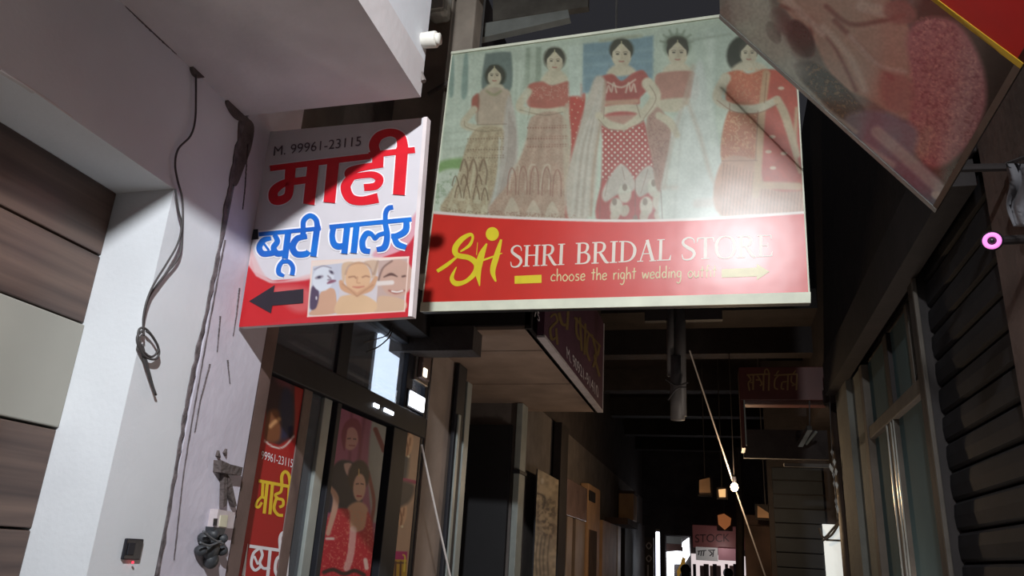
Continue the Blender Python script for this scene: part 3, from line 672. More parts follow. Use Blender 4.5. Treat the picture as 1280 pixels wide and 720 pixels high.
HAND = {'c': (.8, [[(.7, .8), (.4, 1), (.1, .6), (.2, .1), (.7, .1)]]), 'h': (.85, [[(.12, 1.9), (.15, 0)], [(.15, .6), (.45, 1), (.65, .7), (.68, 0)]]), 'o': (.9, [[(.45, 1), (.1, .6), (.25, .05), (.6, .05), (.78, .55), (.45, 1)]]),
        's': (.75, [[(.6, .9), (.25, .95), (.2, .65), (.55, .4), (.5, .05), (.1, .05)]]), 'e': (.8, [[(.12, .5), (.65, .6), (.5, 1), (.15, .75), (.15, .2), (.4, 0), (.7, .2)]]), 't': (.7, [[(.35, 1.7), (.33, 0)], [(.05, 1.1), (.62, 1.15)]]),
        'r': (.65, [[(.15, 1), (.17, 0)], [(.17, .6), (.35, .95), (.58, .95)]]), 'i': (.35, [[(.17, 1), (.17, 0)], [(.17, 1.45), (.2, 1.55)]]), 'g': (.85, [[(.65, .9), (.3, 1), (.12, .5), (.35, .1), (.65, .4), (.66, .95)], [(.66, .9), (.65, -.3), (.4, -.8), (.1, -.6)]]),
        'w': (1.1, [[(.08, 1), (.25, .05), (.5, .8), (.75, .05), (.98, 1)]]), 'd': (.9, [[(.62, .8), (.3, .95), (.1, .5), (.3, .05), (.62, .3)], [(.64, 1.9), (.66, 0)]]), 'n': (.85, [[(.14, 1), (.15, 0)], [(.15, .6), (.45, 1), (.65, .7), (.68, 0)]]),
        'u': (.85, [[(.12, 1), (.15, .25), (.4, 0), (.65, .4)], [(.68, 1), (.68, 0)]]), 'f': (.7, [[(.65, 1.7), (.4, 1.75), (.33, 1.2), (.3, -.1)], [(.08, .95), (.6, 1)]]), ' ': (.75, [])}
kk = Ink(PB, 0.0045); txt = 'choose the right wedding outfit'; tot = sum(HAND[c][0] for c in txt); x = 0
p0 = np.array((688., 351.5)); ex = (np.array((896., 346.0))-p0)/tot; hu = np.array((0.3, -8.2))
for c in txt:
    for q in HAND[c][1]: kk.stroke([p0+ex*(x+a)+hu*b for a, b in q], 1.35)
    x += HAND[c][0]
tag(kk.build('tagline', PALEYEL, bs), 'pale handwritten tagline', kind='stuff')
kk = Ink(PB, 0.0045); kk.poly([(902, 336.5), (946, 334.5), (946, 330), (962, 339.5), (946, 350), (946, 345.5), (902, 347)]); tag(kk.build('arrow', PALEYEL, bs), 'pale yellow arrow pointing right')
for px in (600, 770, 925):     # steel hangers up to the carrying pipe
    a = PB.hit((px, 66-(px-565)*0.138), -0.03); MB().tube([a-[0, 0, 0.1], [a[0], a[1]+0.02, 4.62]], 0.006, 6).build('hanger', STEEL, bs)
cpipe = MB().tube([(-1.75, a[1]+0.02, 4.655), (0.95, a[1]+0.02, 4.655)], 0.025, 10).build('carrying_pipe', STEEL); tag(cpipe, 'steel pipe across the alley carrying the bridal sign', 'pipe')

# ================================================================== BEAUTY PARLOUR SIGN
pa = onY(300, 409, 2.19); nb = np.array([-0.085, -1, -0.02]); PM = Plane(pa, nb)
mTL, mTR, mBR, mBL = [PM.hit(p) for p in ((337, 165), (535, 147), (516, 396), (299, 409))]
ms = thing('beauty_parlour_sign', tuple((mBL+mBR)/2), 'white and red Hindi beauty parlour sign with a blue line and left arrow', 'signboard')
SIDE = mat('sign_side_white', (220, 208, 208), 0.5, 0.06, 10); SIDER = mat('sign_side_red', (150, 36, 44), 0.5, 0.06, 10)
MB().prism([mTL, mTR, mBR, mBL], -PM.n*0.022).build('sign_box', SIDE, ms)
rail(mTR, mBR, 0.014, mTL-mTR, SIDE, ms, PM.n, th=0.006)
pm = Print([mTL, mTR, mBR, mBL], 300, 360, 0.002, PM, (232, 226, 232))
pm.frame((280, 130), 2.484)
pm.poly([(85, 480), (95, 520), (150, 548), (260, 540), (400, 500), (560, 470), (600, 430), (640, 380), (640, 720), (30, 720)], (206, 46, 56), 1.5, 1, False)
pm.poly([(60, 360), (95, 470), (150, 548), (270, 528), (330, 520), (250, 548), (80, 560), (60, 560)], (236, 196, 196), 3, 0.9)
pm.poly([(75, 500), (100, 535), (150, 560), (240, 568), (260, 660), (30, 700), (55, 600)], (210, 40, 46), 2, 1, False)
pm.poly([(460, 470), (560, 380), (640, 290), (640, 380), (600, 410), (560, 468)], (226, 160, 172), 4, 0.9)
pm.poly([(490, 478), (560, 448), (602, 390), (640, 330), (640, 500), (500, 490)], (206, 50, 66), 2, 1)
pm.poly([(210, 640), (150, 570), (262, 574), (262, 640)], (222, 120, 120), 8, 0.7)
# photograph strip with three faces
pm.frame((380, 310), 8.0)
box4 = [(80, 130), (1048, 88), (1005, 632), (36, 686)]
pm.poly(box4, (244, 224, 214), 1, 1, False)
pm.poly([(90, 185), (385, 150), (365, 440), (338, 610), (330, 660), (46, 676)], (206, 206, 220), 1.2, 1, False)
pm.poly([(385, 150), (742, 128), (735, 420), (725, 640), (330, 660), (345, 500)], (216, 206, 210), 1.2, 1, False)
pm.poly([(742, 128), (1034, 104), (996, 624), (715, 645), (735, 420)], (200, 172, 164), 1.2, 1, False)
pm.poly([(180, 430), (300, 410), (328, 560), (320, 650), (60, 670), (110, 580)], (214, 168, 142), 1.5)
pm.poly([(75, 400), (130, 380), (150, 480), (120, 600), (60, 600)], (92, 76, 100), 2)
pm.ell((192, 305), (105, 130), (226, 228, 238), 20, 2); pm.ell((152, 292), (42, 16), (150, 138, 152), -15, 2.5); pm.ell((152, 292), (16, 10), (70, 64, 84), -15, 2); pm.ell((274, 242), (30, 15), (140, 130, 146), 40, 2.5); pm.ell((276, 242), (13, 9), (70, 64, 84), 40, 2)
pm.line([(240, 280), (268, 310), (240, 318)], 12, (140, 124, 134), 2); pm.line([(238, 352), (275, 335), (312, 328)], [16, 34, 16], (146, 96, 116), 2); pm.ell((124, 500), (8, 18), (220, 214, 220), 0, 1.5)
pm.line([(105, 215), (190, 180), (270, 200)], 10, (150, 142, 156), 2)
pm.poly([(345, 510), (430, 470), (600, 470), (740, 560), (725, 640), (330, 660)], (224, 186, 150), 2)
pm.ell((540, 300), (128, 165), (226, 182, 146), 4, 2)
pm.poly([(385, 160), (500, 142), (430, 200), (405, 330), (385, 330)], (216, 184, 156), 2); pm.poly([(600, 140), (740, 130), (720, 270), (670, 300), (680, 220)], (212, 182, 160), 2)
pm.line([(415, 260), (450, 180), (540, 150), (640, 170), (685, 260)], 9, (172, 130, 106), 3, 0.8); pm.line([(740, 130), (700, 260)], 10, (150, 118, 104), 3, 0.7)
pm.line([(450, 292), (500, 285), (520, 300)], 9, (150, 108, 88), 2.5); pm.line([(585, 292), (620, 280), (650, 288)], 9, (150, 108, 88), 2.5); pm.line([(535, 290), (530, 345), (560, 350)], 8, (196, 146, 114), 2)
pm.line([(490, 388), (540, 394), (600, 384)], [6, 16, 6], (196, 116, 100), 2.5)
pm.line([(370, 340), (400, 400), (500, 450), (530, 470)], [40, 60, 44, 20], (214, 164, 130), 2); pm.line([(720, 300), (660, 400), (560, 450), (530, 478)], [40, 60, 44, 20], (214, 164, 130), 2)
pm.line([(385, 360), (470, 425), (525, 480)], 4, (180, 134, 106), 3); pm.line([(690, 370), (600, 430), (535, 480)], 4, (180, 134, 106), 3)
pm.ell((930, 300), (170, 190), (206, 168, 152), 10, 3); pm.poly([(760, 480), (1000, 520), (996, 624), (715, 645), (730, 600)], (214, 178, 150), 2)
pm.line([(745, 320), (790, 200), (880, 130)], 16, (120, 92, 86), 2, 0.8); pm.line([(800, 290), (870, 262), (930, 285)], [10, 26, 10], (104, 76, 72), 2); pm.line([(985, 285), (1010, 280)], 18, (104, 76, 72), 2)
pm.line([(745, 355), (880, 345)], 44, (232, 218, 212), 2); pm.line([(850, 425), (920, 445), (1004, 425)], [12, 30, 12], (160, 92, 84), 2.5); pm.line([(880, 432), (930, 440), (985, 428)], 16, (240, 232, 226), 1.5)
for a, b in zip(box4, box4[1:]+box4[:1]): pm.line([a, b], 10, (248, 218, 206), 0.8, 1, False)
pm.frame()
pm.build('printed_face', print_mat('flex_print_white', 0.42, 0.80, 0.05, 0.4), ms)
REDI = mat('red_ink', (214, 30, 44), 0.4, 0.05, 20); BLUEI = mat('blue_ink', (28, 116, 206), 0.4, 0.05, 8, rgb2=(36, 84, 178)); WHITEI = mat('white_ink', (240, 236, 242), 0.4, 0.03, 20); GREYI = mat('grey_ink', (92, 74, 84), 0.45, 0.05, 20); BLACKI = mat('black_ink', (40, 32, 42), 0.4, 0.05, 20)
MAHI = [([(80, 355), (480, 306), (880, 258)], 46), ([(870, 250), (1040, 228), (1240, 207)], 48),
        ([(245, 350), (240, 400), (238, 470)], 82), ([(300, 460), (200, 470), (115, 530), (110, 600), (165, 610), (225, 570), (238, 470)], [50, 56, 72, 76, 70, 66, 70]), ([(235, 465), (385, 445)], 56),
        ([(426, 320), (390, 642)], 92), ([(586, 300), (554, 628)], 94),
        ([(945, 250), (940, 345)], 92), ([(985, 322), (850, 342), (735, 370), (705, 400), (730, 430)], [50, 54, 60, 60, 44]), ([(725, 425), (800, 412), (900, 405), (955, 440), (925, 495), (832, 508)], [50, 48, 54, 66, 60, 56]),
        ([(735, 420), (685, 500), (720, 590), (810, 615), (945, 590)], [60, 82, 80, 70, 80]),
        ([(1138, 190), (1110, 566)], 96), ([(930, 240), (912, 165), (955, 95), (1050, 68), (1125, 105), (1142, 205)], [76, 80, 70, 62, 78, 94])]
k = Ink(PM, 0.0034, (325, 155), 6.4); k.strokes(MAHI, 16); k.build('lettering_outline', WHITEI, ms)
k = Ink(PM, 0.0054, (325, 155), 6.4); k.strokes(MAHI); tag(k.build('lettering', REDI, ms), 'bold red Hindi word')
BP = [([(78, 250), (300, 228), (530, 205)], 30), ([(168, 278), (112, 292), (82, 345), (105, 388), (160, 388), (215, 376)], [30, 40, 44, 44, 42, 38]), ([(112, 312), (152, 366)], 16),
      ([(192, 252), (214, 300), (186, 345), (210, 388), (262, 384)], [34, 40, 42, 44, 40]), ([(292, 240), (268, 426)], 46),
      ([(262, 432), (228, 480), (224, 530), (262, 552)], [26, 34, 36, 22]), ([(240, 452), (295, 448), (326, 490), (320, 546)], [26, 32, 34, 34]),
      ([(402, 228), (398, 270)], 40), ([(430, 264), (358, 280), (324, 340), (352, 392), (420, 392), (440, 372)], [36, 44, 48, 46, 44, 36]),
      ([(502, 205), (474, 410)], 46), ([(402, 222), (405, 150), (450, 114), (494, 142), (506, 210)], [36, 38, 36, 38, 44]),
      ([(592, 196), (890, 168), (1190, 140)], 32), ([(622, 200), (612, 262), (625, 318), (660, 338), (712, 326)], [40, 42, 46, 46, 38]), ([(722, 188), (700, 390)], 46), ([(790, 184), (768, 386)], 46),
      ([(912, 272), (895, 246), (860, 246), (832, 300), (842, 362), (888, 374)], [24, 34, 42, 44, 44, 36]), ([(908, 250), (922, 280), (952, 254), (1000, 240)], [24, 30, 32, 32]), ([(996, 160), (1012, 260), (992, 342), (936, 360)], [38, 44, 46, 34]),
      ([(1000, 170), (1000, 100), (1020, 60), (1056, 52)], [34, 36, 36, 34]), ([(1152, 150), (1146, 220), (1090, 258), (1040, 262)], [44, 48, 44, 34]), ([(1062, 262), (1086, 318), (1150, 344)], [40, 44, 36])]
k = Ink(PM, 0.0034, (310, 250), 5.818); k.strokes(BP, 22); k.build('lettering_outline', WHITEI, ms)
k = Ink(PM, 0.0054, (310, 250), 5.818); k.strokes(BP); tag(k.build('lettering', BLUEI, ms), 'blue Hindi words')
k = Ink(PM, 0.004, (325, 155), 6.4); k.text('M. 99961-23115', (108, 254), (806, 172), (6, -76)); tag(k.build('phone_number', GREYI, ms), 'grey phone number', kind='stuff')
k = Ink(PM, 0.004, (280, 130), 2.484); k.poly([(78, 612), (158, 562), (154, 584), (247, 574), (246, 618), (150, 626), (146, 650)]); tag(k.build('arrow', BLACKI, ms), 'black arrow pointing left')
MB().box((XL-0.01, -1.54), (2.18, 2.26), (2.62, 2.66)).build('wall_bracket', DARKFRAME, ms)

# ================================================================== TILTED FASCIA SIGN ON THE RIGHT
fe1 = np.array([-0.5995, 0, 0.8004]); fn = np.array([-0.8004, 0, -0.5995]); fP = onY(1170, 265, 2.6); fL = 1.12
def fpt(t, y): return np.array([fP[0], y, fP[2]])+fe1*t
PF = Plane(fP, fn)
fs = thing('tilted_fascia_sign', tuple(fpt(0, 2.1)), 'dim forward-tilted fascia sign with a pink bridal skirt picture and red panel', 'signboard')
MB().prism([fpt(0, 0.9), fpt(0, 2.6), fpt(fL, 2.6), fpt(fL, 0.9)], -fn*0.006).build('sign_box', DARKFRAME, fs)
pf = Print([fpt(fL, 2.6), fpt(fL, 1.775), fpt(0, 1.775), fpt(0, 2.6)], 240, 260, 0.002, PF, (150, 146, 136))
pf.frame((920, 0), 2.667)
pf.poly([(0, -250), (960, -250), (980, 300), (660, 720), (0, 200)], (120, 112, 104), 4, 1, False)
pf.poly([(600, 20), (760, 30), (960, 210), (700, 640), (560, 560)], (66, 54, 48), 14, 1)
pf.poly([(0, -100), (90, -60), (130, 60), (210, 210), (330, 330), (360, 400), (200, 290), (0, 100)], (166, 172, 160), 6, 1)
pf.poly([(120, -80), (420, -60), (560, 60), (600, 220), (590, 400), (440, 330), (330, 270), (250, 120), (170, 40)], (182, 150, 132), 5)
for q, w in (([(250, 60), (330, 160), (400, 300)], 12), ([(330, 70), (430, 170), (520, 260)], 18), ([(300, 20), (380, 80), (480, 70), (560, 50)], 16), ([(150, 20), (240, 60), (250, 180)], 14)): pf.line(q, w, (128, 78, 70), 4, 0.8)
for q, w in (([(290, 90), (380, 190), (430, 300)], 22), ([(380, 120), (480, 220), (560, 240)], 20), ([(420, 20), (500, 40)], 40), ([(170, 0), (290, 110)], 26)): pf.line(q, w, (206, 182, 164), 5, 0.8)
pf.poly([(500, 10), (560, 0), (600, 40), (590, 75), (530, 80), (495, 50)], (158, 108, 100), 6, 0.8)
pf.ell((125, 108), (22, 40), (52, 46, 46), -25, 3); pf.ell((215, 130), (40, 70), (74, 50, 50), -28, 4); pf.ell((150, 70), (30, 50), (96, 72, 70), -30, 5, 0.8)
pf.poly([(195, 215), (250, 205), (320, 250), (400, 330), (440, 390), (350, 400), (270, 320), (215, 265)], (64, 52, 50), 4)
pf.poly([(195, 215), (250, 205), (320, 250), (440, 390), (350, 400), (215, 265)], (150, 120, 84), 3, 0.7, True, motif(3, 41, 0.55, 5))
pf.poly([(570, 120), (640, 60), (740, 80), (815, 200), (835, 330), (800, 440), (740, 520), (660, 560), (590, 510), (570, 420), (590, 300)], (178, 120, 122), 8)
pf.poly([(590, 100), (700, 70), (800, 190), (825, 330), (770, 480), (660, 550), (590, 480)], (128, 70, 76), 5, 0.6, True, motif(3.6, 44, 0.48, 4))
pf.poly([(590, 100), (700, 70), (800, 190), (825, 330), (770, 480), (660, 550), (590, 480)], (222, 160, 150), 5, 0.55, True, motif(2.4, 47, 0.55, 6))
pf.poly([(480, 250), (560, 250), (600, 300), (590, 370), (500, 360)], (170, 112, 106), 8, 0.7)
pf.poly([(360, 400), (480, 370), (600, 430), (600, 520), (670, 590), (700, 660), (640, 700), (480, 560)], (120, 124, 140), 8, 0.9)
pf.line([(470, 440), (560, 520), (690, 640)], 40, (188, 190, 184), 5, 0.8); pf.line([(420, 480), (520, 550)], 24, (190, 190, 184), 5, 0.8); pf.ell((672, 652), (22, 14), (214, 212, 200), 20, 3, 0.9)
pf.line([(230, 310), (400, 440)], 14, (180, 182, 174), 4, 0.8)
pf.poly([(0, -120), (60, -80), (140, 90), (230, 230), (180, 260), (0, 120)], (188, 192, 178), 20, 0.7)
pf.frame(); pf.grain(0.06, 2.5, 3)
pf.build('printed_face', print_mat('flex_print_dim', 0.16, 1.0, 0.06, 0.55), fs)
box_y = 1.775
MB().prism([fpt(0, 0.9), fpt(0, 1.765), fpt(fL, 1.765), fpt(fL, 0.9)], fn*0.004).build('red_panel', mat('red_flex', (206, 18, 14), 0.4, 0.06, 6), fs)
MB().prism([fpt(0.30, 1.762), fpt(0.06, 1.785), fpt(0.0, 1.785), fpt(0.0, 1.765), fpt(fL, 1.765), fpt(fL, 1.85)], fn*0.006).build('yellow_edge', mat('yellow_flex', (216, 176, 44), 0.4, 0.06, 6), fs)
FEDGE = mat('brown_sign_trim', (92, 80, 68), 0.5, 0.1, 12)
MB().prism([fpt(0, 0.9), fpt(0, 2.6), fpt(0.018, 2.6), fpt(0.018, 0.9)], fn*0.004).build('frame_rail', FEDGE, fs)
MB().prism([fpt(0, 2.6), fpt(fL, 2.6), fpt(fL, 2.575), fpt(0, 2.575)], fn*0.005).build('frame_rail', mat('pale_sign_trim', (150, 152, 146), 0.5, 0.12, 12), fs)
for y in (1.0, 1.7, 2.5): MB().tube([fpt(0.1, y)+[0.06, 0, 0.03], (0.97, y, 2.87)], 0.014, 8).build('wall_stay', DARKBR, fs)

# ================================================================== BEAUTY PARLOUR SHOPFRONT (left, under the sign)
sh = thing('beauty_parlour_shopfront', (XS, 3.3, 0), 'dark-framed glass shopfront of the beauty parlour with posters, left of the alley', 'shopfront')
PS = Plane((XS, 0, 0), (1, 0, 0))
def rectX(name, m, x, xa, xb, yref, z0, z1, th, parent, bevel=0.0, front=0.0):
    """board on the plane X=x reaching back by th; its two sides pass through columns xa, xb of the picture at row yref"""
    return box(name, m, (x-th, x+front), (Yat(xa, yref, x), Yat(xb, yref, x)), (z0, z1), parent, bevel)
rectX('post', BROWNPOST, XL-0.01, 310.5, 327, 550, 0, 2.43, 0.12, sh, 0.006)
rectX('post', BROWNPOST, XS, 364, 376, 600, 0, 2.34, 0.05, sh, 0.005)
yT0, yT1 = Yat(326, 470, XS), 4.24
box('transom_bar', DARKFRAME, (XS-0.05, XS+0.02), (yT0, yT1), (2.225, 2.345), sh, 0.006)
box('head_bar', DARKFRAME, (XS-0.05, XS+0.02), (yT0, yT1), (2.70, 2.735), sh, 0.004)
SILV = mat('pale_aluminium', (150, 156, 152), 0.4, 0.08, 9)
rectX('stile', SILV, XS, 409, 419, 480, 0, 2.225, 0.04, sh, 0.004)
rectX('stile', DARKFRAME, XS, 419.5, 425, 510, 0, 2.225, 0.06, sh, 0.004, 0.01)
rectX('stile', DARKFRAME, XS, 484, 502, 600, 0, 2.225, 0.06, sh, 0.004, 0.01)
rectX('stile', DARKFRAME, XS, 519, 526, 600, 0, 2.72, 0.06, sh, 0.004, 0.01)
rectX('transom_stile', DARKFRAME, XS, 424, 438, 440, 2.345, 2.70, 0.05, sh, 0.004)
rectX('transom_stile', DARKFRAME, XS, 508, 516, 460, 2.345, 2.70, 0.05, sh, 0.004, 0.01)
GL = glass_mat('shop_glass', (0.55, 0.58, 0.62), 0.03)
box('pane', GL, (XS-0.022, XS-0.016), (yT0, Yat(424, 440, XS)), (2.345, 2.70), sh)
box('pane', GL, (XS-0.022, XS-0.016), (Yat(438, 440, XS), Yat(508, 460, XS)), (2.345, 2.70), sh)
box('pane', GL, (XS-0.022, XS-0.016), (Yat(516, 460, XS), 4.2), (2.345, 2.70), sh)
box('pane', GL, (XS-0.022, XS-0.016), (Yat(376, 600, XS), Yat(409, 480, XS)), (0.1, 2.225), sh)
# shop room behind the glass
ROOM = mat('grey_room_paint', (186, 188, 194), 0.8, 0.08, 3)
S('wall_shop_room', ROOM, (-2.60, -2.56), (2.5, 4.25), (0, 3.2))
S('wall_shop_room', ROOM, (-2.56, -1.76), (2.5, 4.25), (2.74, 2.78))
lp = thing('glowing_light_box', (-1.83, 3.6, 2.35), 'glowing white light panel behind the transom glass', 'lamp')
ya, yb = Yat(473, 440, -1.82), Yat(504, 450, -1.82)
box('diffuser', emat('panel_glow', (236, 244, 255), 5.0), (-1.84, -1.82), (ya, yb), (2.38, 2.76), lp, 0.004)
box('panel_frame', DARKFRAME, (-1.87, -1.842), (ya-0.03, yb+0.03), (2.34, 2.765), lp, 0.004)
lp2 = thing('light_strip', (-1.72, 4.1, 2.36), 'short glowing white light strip at the end of the transom bar', 'lamp')
box('diffuser', MATS['panel_glow'], (XS+0.022, XS+0.03), (Yat(507, 495, XS), Yat(526, 495, XS)), (2.365, 2.45), lp2, 0.003)
box('backing', DARKFRAME, (XS, XS+0.02), (Yat(506, 495, XS), Yat(527, 495, XS)), (2.355, 2.46), lp2, 0.003)
for q, (xa, xb) in enumerate(((463, 469), (477, 488))):
    tag(box('white_dash', MATS['panel_glow'], (XS+0.021, XS+0.027), (Yat(xa, 497, XS), Yat(xb, 501, XS)), (2.272, 2.290)), ('smaller' if q == 0 else 'larger')+' of two tiny white dashes on the dark transom bar', 'light', 'tiny dashes on the transom bar')  # tiny emissive white bars set on the transom bar
# chrome wall lamp beside the transom
wlp = thing('wall_lamp', (XS+0.03, 4.1, 2.5), 'small chrome-framed wall lamp above the light strip', 'lamp')
yc0, yc1 = Yat(519, 455, XS+0.02), Yat(536, 455, XS+0.02)
box('back_plate', STEEL, (XS, XS+0.03), (yc0, yc1), (2.52, 2.74), wlp, 0.008)
shd = box('shade', BROWNPOST, (XS+0.03, XS+0.06), (yc0+0.02, yc1-0.06), (2.54, 2.72), wlp, 0.006)
box('bulb', emat('small_glow', (255, 244, 220), 2.0), (XS+0.06, XS+0.07), (yc0+0.03, yc0+0.08), (2.55, 2.60), shd, 0.004)
# loose wires over the transom
for q, pts in enumerate(([(490, 405), (485, 418), (470, 424), (455, 428)], [(492, 408), (486, 422), (472, 434), (458, 440)])):
    o = MB().tube(PS.hit(catmull(pts, 6), 0.03), 0.0035, 6).build('loose_wire', CABLE); tag(o, ('upper' if q == 0 else 'lower')+' of two loose black wires drooping over the transom glass', 'wire', 'loose transom wires')

def poster(name, label, x, xa, xb, yref, z0, z1, nu, nv, bg):
    y0, y1 = Yat(xa, yref, x), Yat(xb, yref, x); t = thing(name, (x, (y0+y1)/2, z0), label, 'poster')
    box('backing', DARKFRAME, (x-0.012, x-0.001), (y0, y1), (z0, z1), t)
    pl = Plane((x, 0, 0), (1, 0, 0))
    return t, Print([(x, y0, z1), (x, y1, z1), (x, y1, z0), (x, y0, z0)], nu, nv, 0.0, pl, bg), pl
PAPER = print_mat('gloss_paper', 0.5, 0.95, 0.0, 0.3)
# red banner with the parlour's name
t, p, pl = poster('name_banner', 'narrow red banner with yellow and white Hindi lettering between brown posts', XS-0.005, 317, 364, 600, 1.0, 2.22, 60, 240, (176, 36, 36))
p.frame((320, 430), 5.54)
p.poly([(60, -100), (270, -100), (262, 640), (160, 700), (70, 670)], (60, 34, 44), 3, 1, False)
p.poly([(150, 40), (240, 60), (250, 330), (200, 300), (140, 240)], (120, 60, 74), 8); p.poly([(180, 330), (250, 350), (250, 600), (150, 640)], (38, 40, 74), 6)
p.poly([(80, 480), (160, 470), (165, 660), (60, 660)], (130, 78, 50), 5); p.line([(100, 570), (130, 540), (160, 520)], 26, (214, 160, 110), 3)
p.line([(60, 672), (120, 712), (190, 714), (262, 640)], 10, (232, 222, 216), 1.5)
p.poly([(20, 690), (60, 672), (120, 712), (190, 714), (262, 640), (280, 700), (270, 900), (20, 900)], (176, 36, 36), 1.5, 1, False)
p.line([(60, 672), (120, 712), (190, 714), (262, 640)], 10, (232, 222, 216), 1.5)
p.frame(); p.build('printed_face', PAPER, t)
k = Ink(pl, 0.0015, (300, 550), 4.24); k.text('99961-23115', (112, 100), (278, 146), (4, -44)); tag(k.build('phone_number', WHITEI, t), 'white phone number', kind='stuff')
YI = mat('bright_yellow_ink', (236, 200, 40), 0.4, 0.05, 20)
k = Ink(pl, 0.0015, (300, 550), 4.24)
k.strokes([([(98, 216), (270, 248)], 17), ([(122, 222), (118, 300)], 15), ([(118, 298), (92, 325), (84, 350), (100, 355), (116, 330)], 14), ([(112, 302), (140, 310)], 13), ([(145, 226), (128, 390)], 17), ([(172, 236), (158, 394)], 17),
           ([(222, 246), (215, 275), (188, 290), (200, 310), (226, 318), (228, 345), (208, 356)], 15), ([(196, 300), (180, 360), (200, 395), (228, 400)], 16), ([(262, 246), (254, 416)], 19), ([(222, 244), (222, 190), (240, 168), (260, 190), (266, 250)], 17)])
tag(k.build('lettering', YI, t), 'yellow Hindi word')
k = Ink(pl, 0.0015, (300, 550), 4.24)
k.strokes([([(50, 562), (262, 592)], 17), ([(110, 570), (72, 600), (60, 660), (80, 690), (110, 670)], 15), ([(75, 615), (95, 660)], 12), ([(108, 572), (118, 610), (105, 650), (125, 680), (160, 676)], 15), ([(160, 580), (145, 740)], 17), ([(216, 586), (212, 610)], 15), ([(228, 610), (196, 630), (186, 690), (205, 735)], 16), ([(255, 590), (245, 740)], 18), ([(214, 584), (212, 520), (228, 492), (248, 512), (258, 590)], 17), ([(42, 550), (18, 720)], [2, 18])])
tag(k.build('lettering', WHITEI, t), 'white Hindi word')
# salon picture behind the narrow pane
t, p, pl = poster('salon_picture', 'dim salon picture of a hairstyle behind the narrow pane', XS-0.03, 377, 409, 520, 1.1, 2.21, 50, 200, (86, 84, 80))
p.frame((320, 430), 5.54)
p.poly([(310, 90), (430, 130), (430, 260), (400, 330), (310, 300)], (84, 76, 72), 8); p.poly([(330, 200), (400, 210), (420, 330), (330, 360)], (116, 84, 78), 6); p.line([(330, 300), (345, 330), (330, 350)], 12, (170, 150, 136), 3)
p.poly([(430, 130), (480, 180), (455, 420), (425, 300)], (150, 154, 146), 4); p.line([(490, 170), (460, 420)], 16, (60, 60, 60), 3)
p.poly([(310, 430), (420, 410), (430, 560), (390, 620), (310, 620)], (34, 38, 36), 6); p.poly([(305, 600), (390, 590), (380, 760), (300, 760)], (126, 132, 110), 6)
p.frame((300, 550), 4.24); p.line([(300, 200), (320, 330), (285, 520), (320, 700)], 30, (44, 46, 46), 4); p.line([(330, 330), (310, 520)], 20, (150, 156, 150), 4)
p.frame(); p.build('printed_face', PAPER, t)
# couple poster
t, p, pl = poster('bride_poster', 'pink poster of a bride in red seated before a woman in dark clothes', XS+0.004, 425, 484, 525, 1.18, 2.205, 110, 300, (150, 78, 112))
p.frame((380, 480), 3.0)
p.poly([(130, 60), (230, 95), (150, 420), (60, 420)], (162, 84, 120), 10); p.line([(180, 80), (170, 300)], 8, (120, 40, 80), 4); p.line([(230, 100), (205, 280)], 10, (116, 36, 76), 4)
p.poly([(262, 110), (320, 140), (300, 420), (262, 520), (240, 330)], (150, 152, 150), 3); p.line([(268, 170), (300, 250)], 16, (110, 36, 44), 2); p.line([(240, 330), (262, 440), (250, 530)], 12, (130, 52, 50), 2)
p.poly([(110, 310), (150, 285), (200, 320), (210, 480), (90, 480), (85, 380)], (34, 36, 54), 3); p.ell((176, 205), (28, 44), (196, 140, 136), 8, 2); p.poly([(140, 190), (160, 140), (195, 130), (215, 170), (210, 280), (200, 180), (165, 165), (152, 250)], (128, 40, 70), 2)
p.line([(164, 205), (174, 204)], 4, (70, 40, 50), 1); p.line([(186, 206), (194, 207)], 4, (70, 40, 50), 1); p.line([(170, 230), (190, 232)], 4, (150, 70, 80), 1)
p.poly([(150, 300), (180, 300), (176, 340), (160, 340)], (206, 170, 160), 2)
p.ell((205, 345), (40, 60), (44, 30, 36), 6, 3); p.ell((208, 388), (24, 52), (214, 168, 146), 4, 2); p.line([(196, 375), (204, 374)], 4, (60, 36, 36), 1); p.line([(214, 374), (222, 376)], 4, (60, 36, 36), 1); p.line([(200, 420), (214, 421)], 6, (170, 50, 60), 1); p.line([(206, 320), (206, 345)], 4, (220, 190, 120), 1)
p.poly([(160, 470), (205, 440), (240, 470), (225, 545), (170, 550)], (206, 158, 130), 3)
p.poly([(90, 500), (165, 470), (175, 550), (225, 545), (240, 480), (260, 560), (250, 720), (50, 720)], (184, 34, 50), 3)
p.poly([(90, 500), (260, 500), (250, 720), (50, 720)], (222, 150, 120), 3, 0.6, True, motif(2, 51, 0.58, 6))
p.line([(185, 545), (175, 640), (160, 690)], 26, (226, 186, 176), 2, 0.8); p.line([(100, 390), (120, 440), (90, 560)], [16, 24, 18], (206, 160, 140), 2); p.line([(85, 580), (110, 580)], 10, (226, 200, 190), 2); p.line([(230, 660), (235, 690)], 16, (226, 190, 180), 2)
p.line([(75, 706), (110, 696), (150, 712), (190, 700), (225, 716)], 14, (60, 40, 36), 2)
p.frame(); p.build('printed_face', PAPER, t)
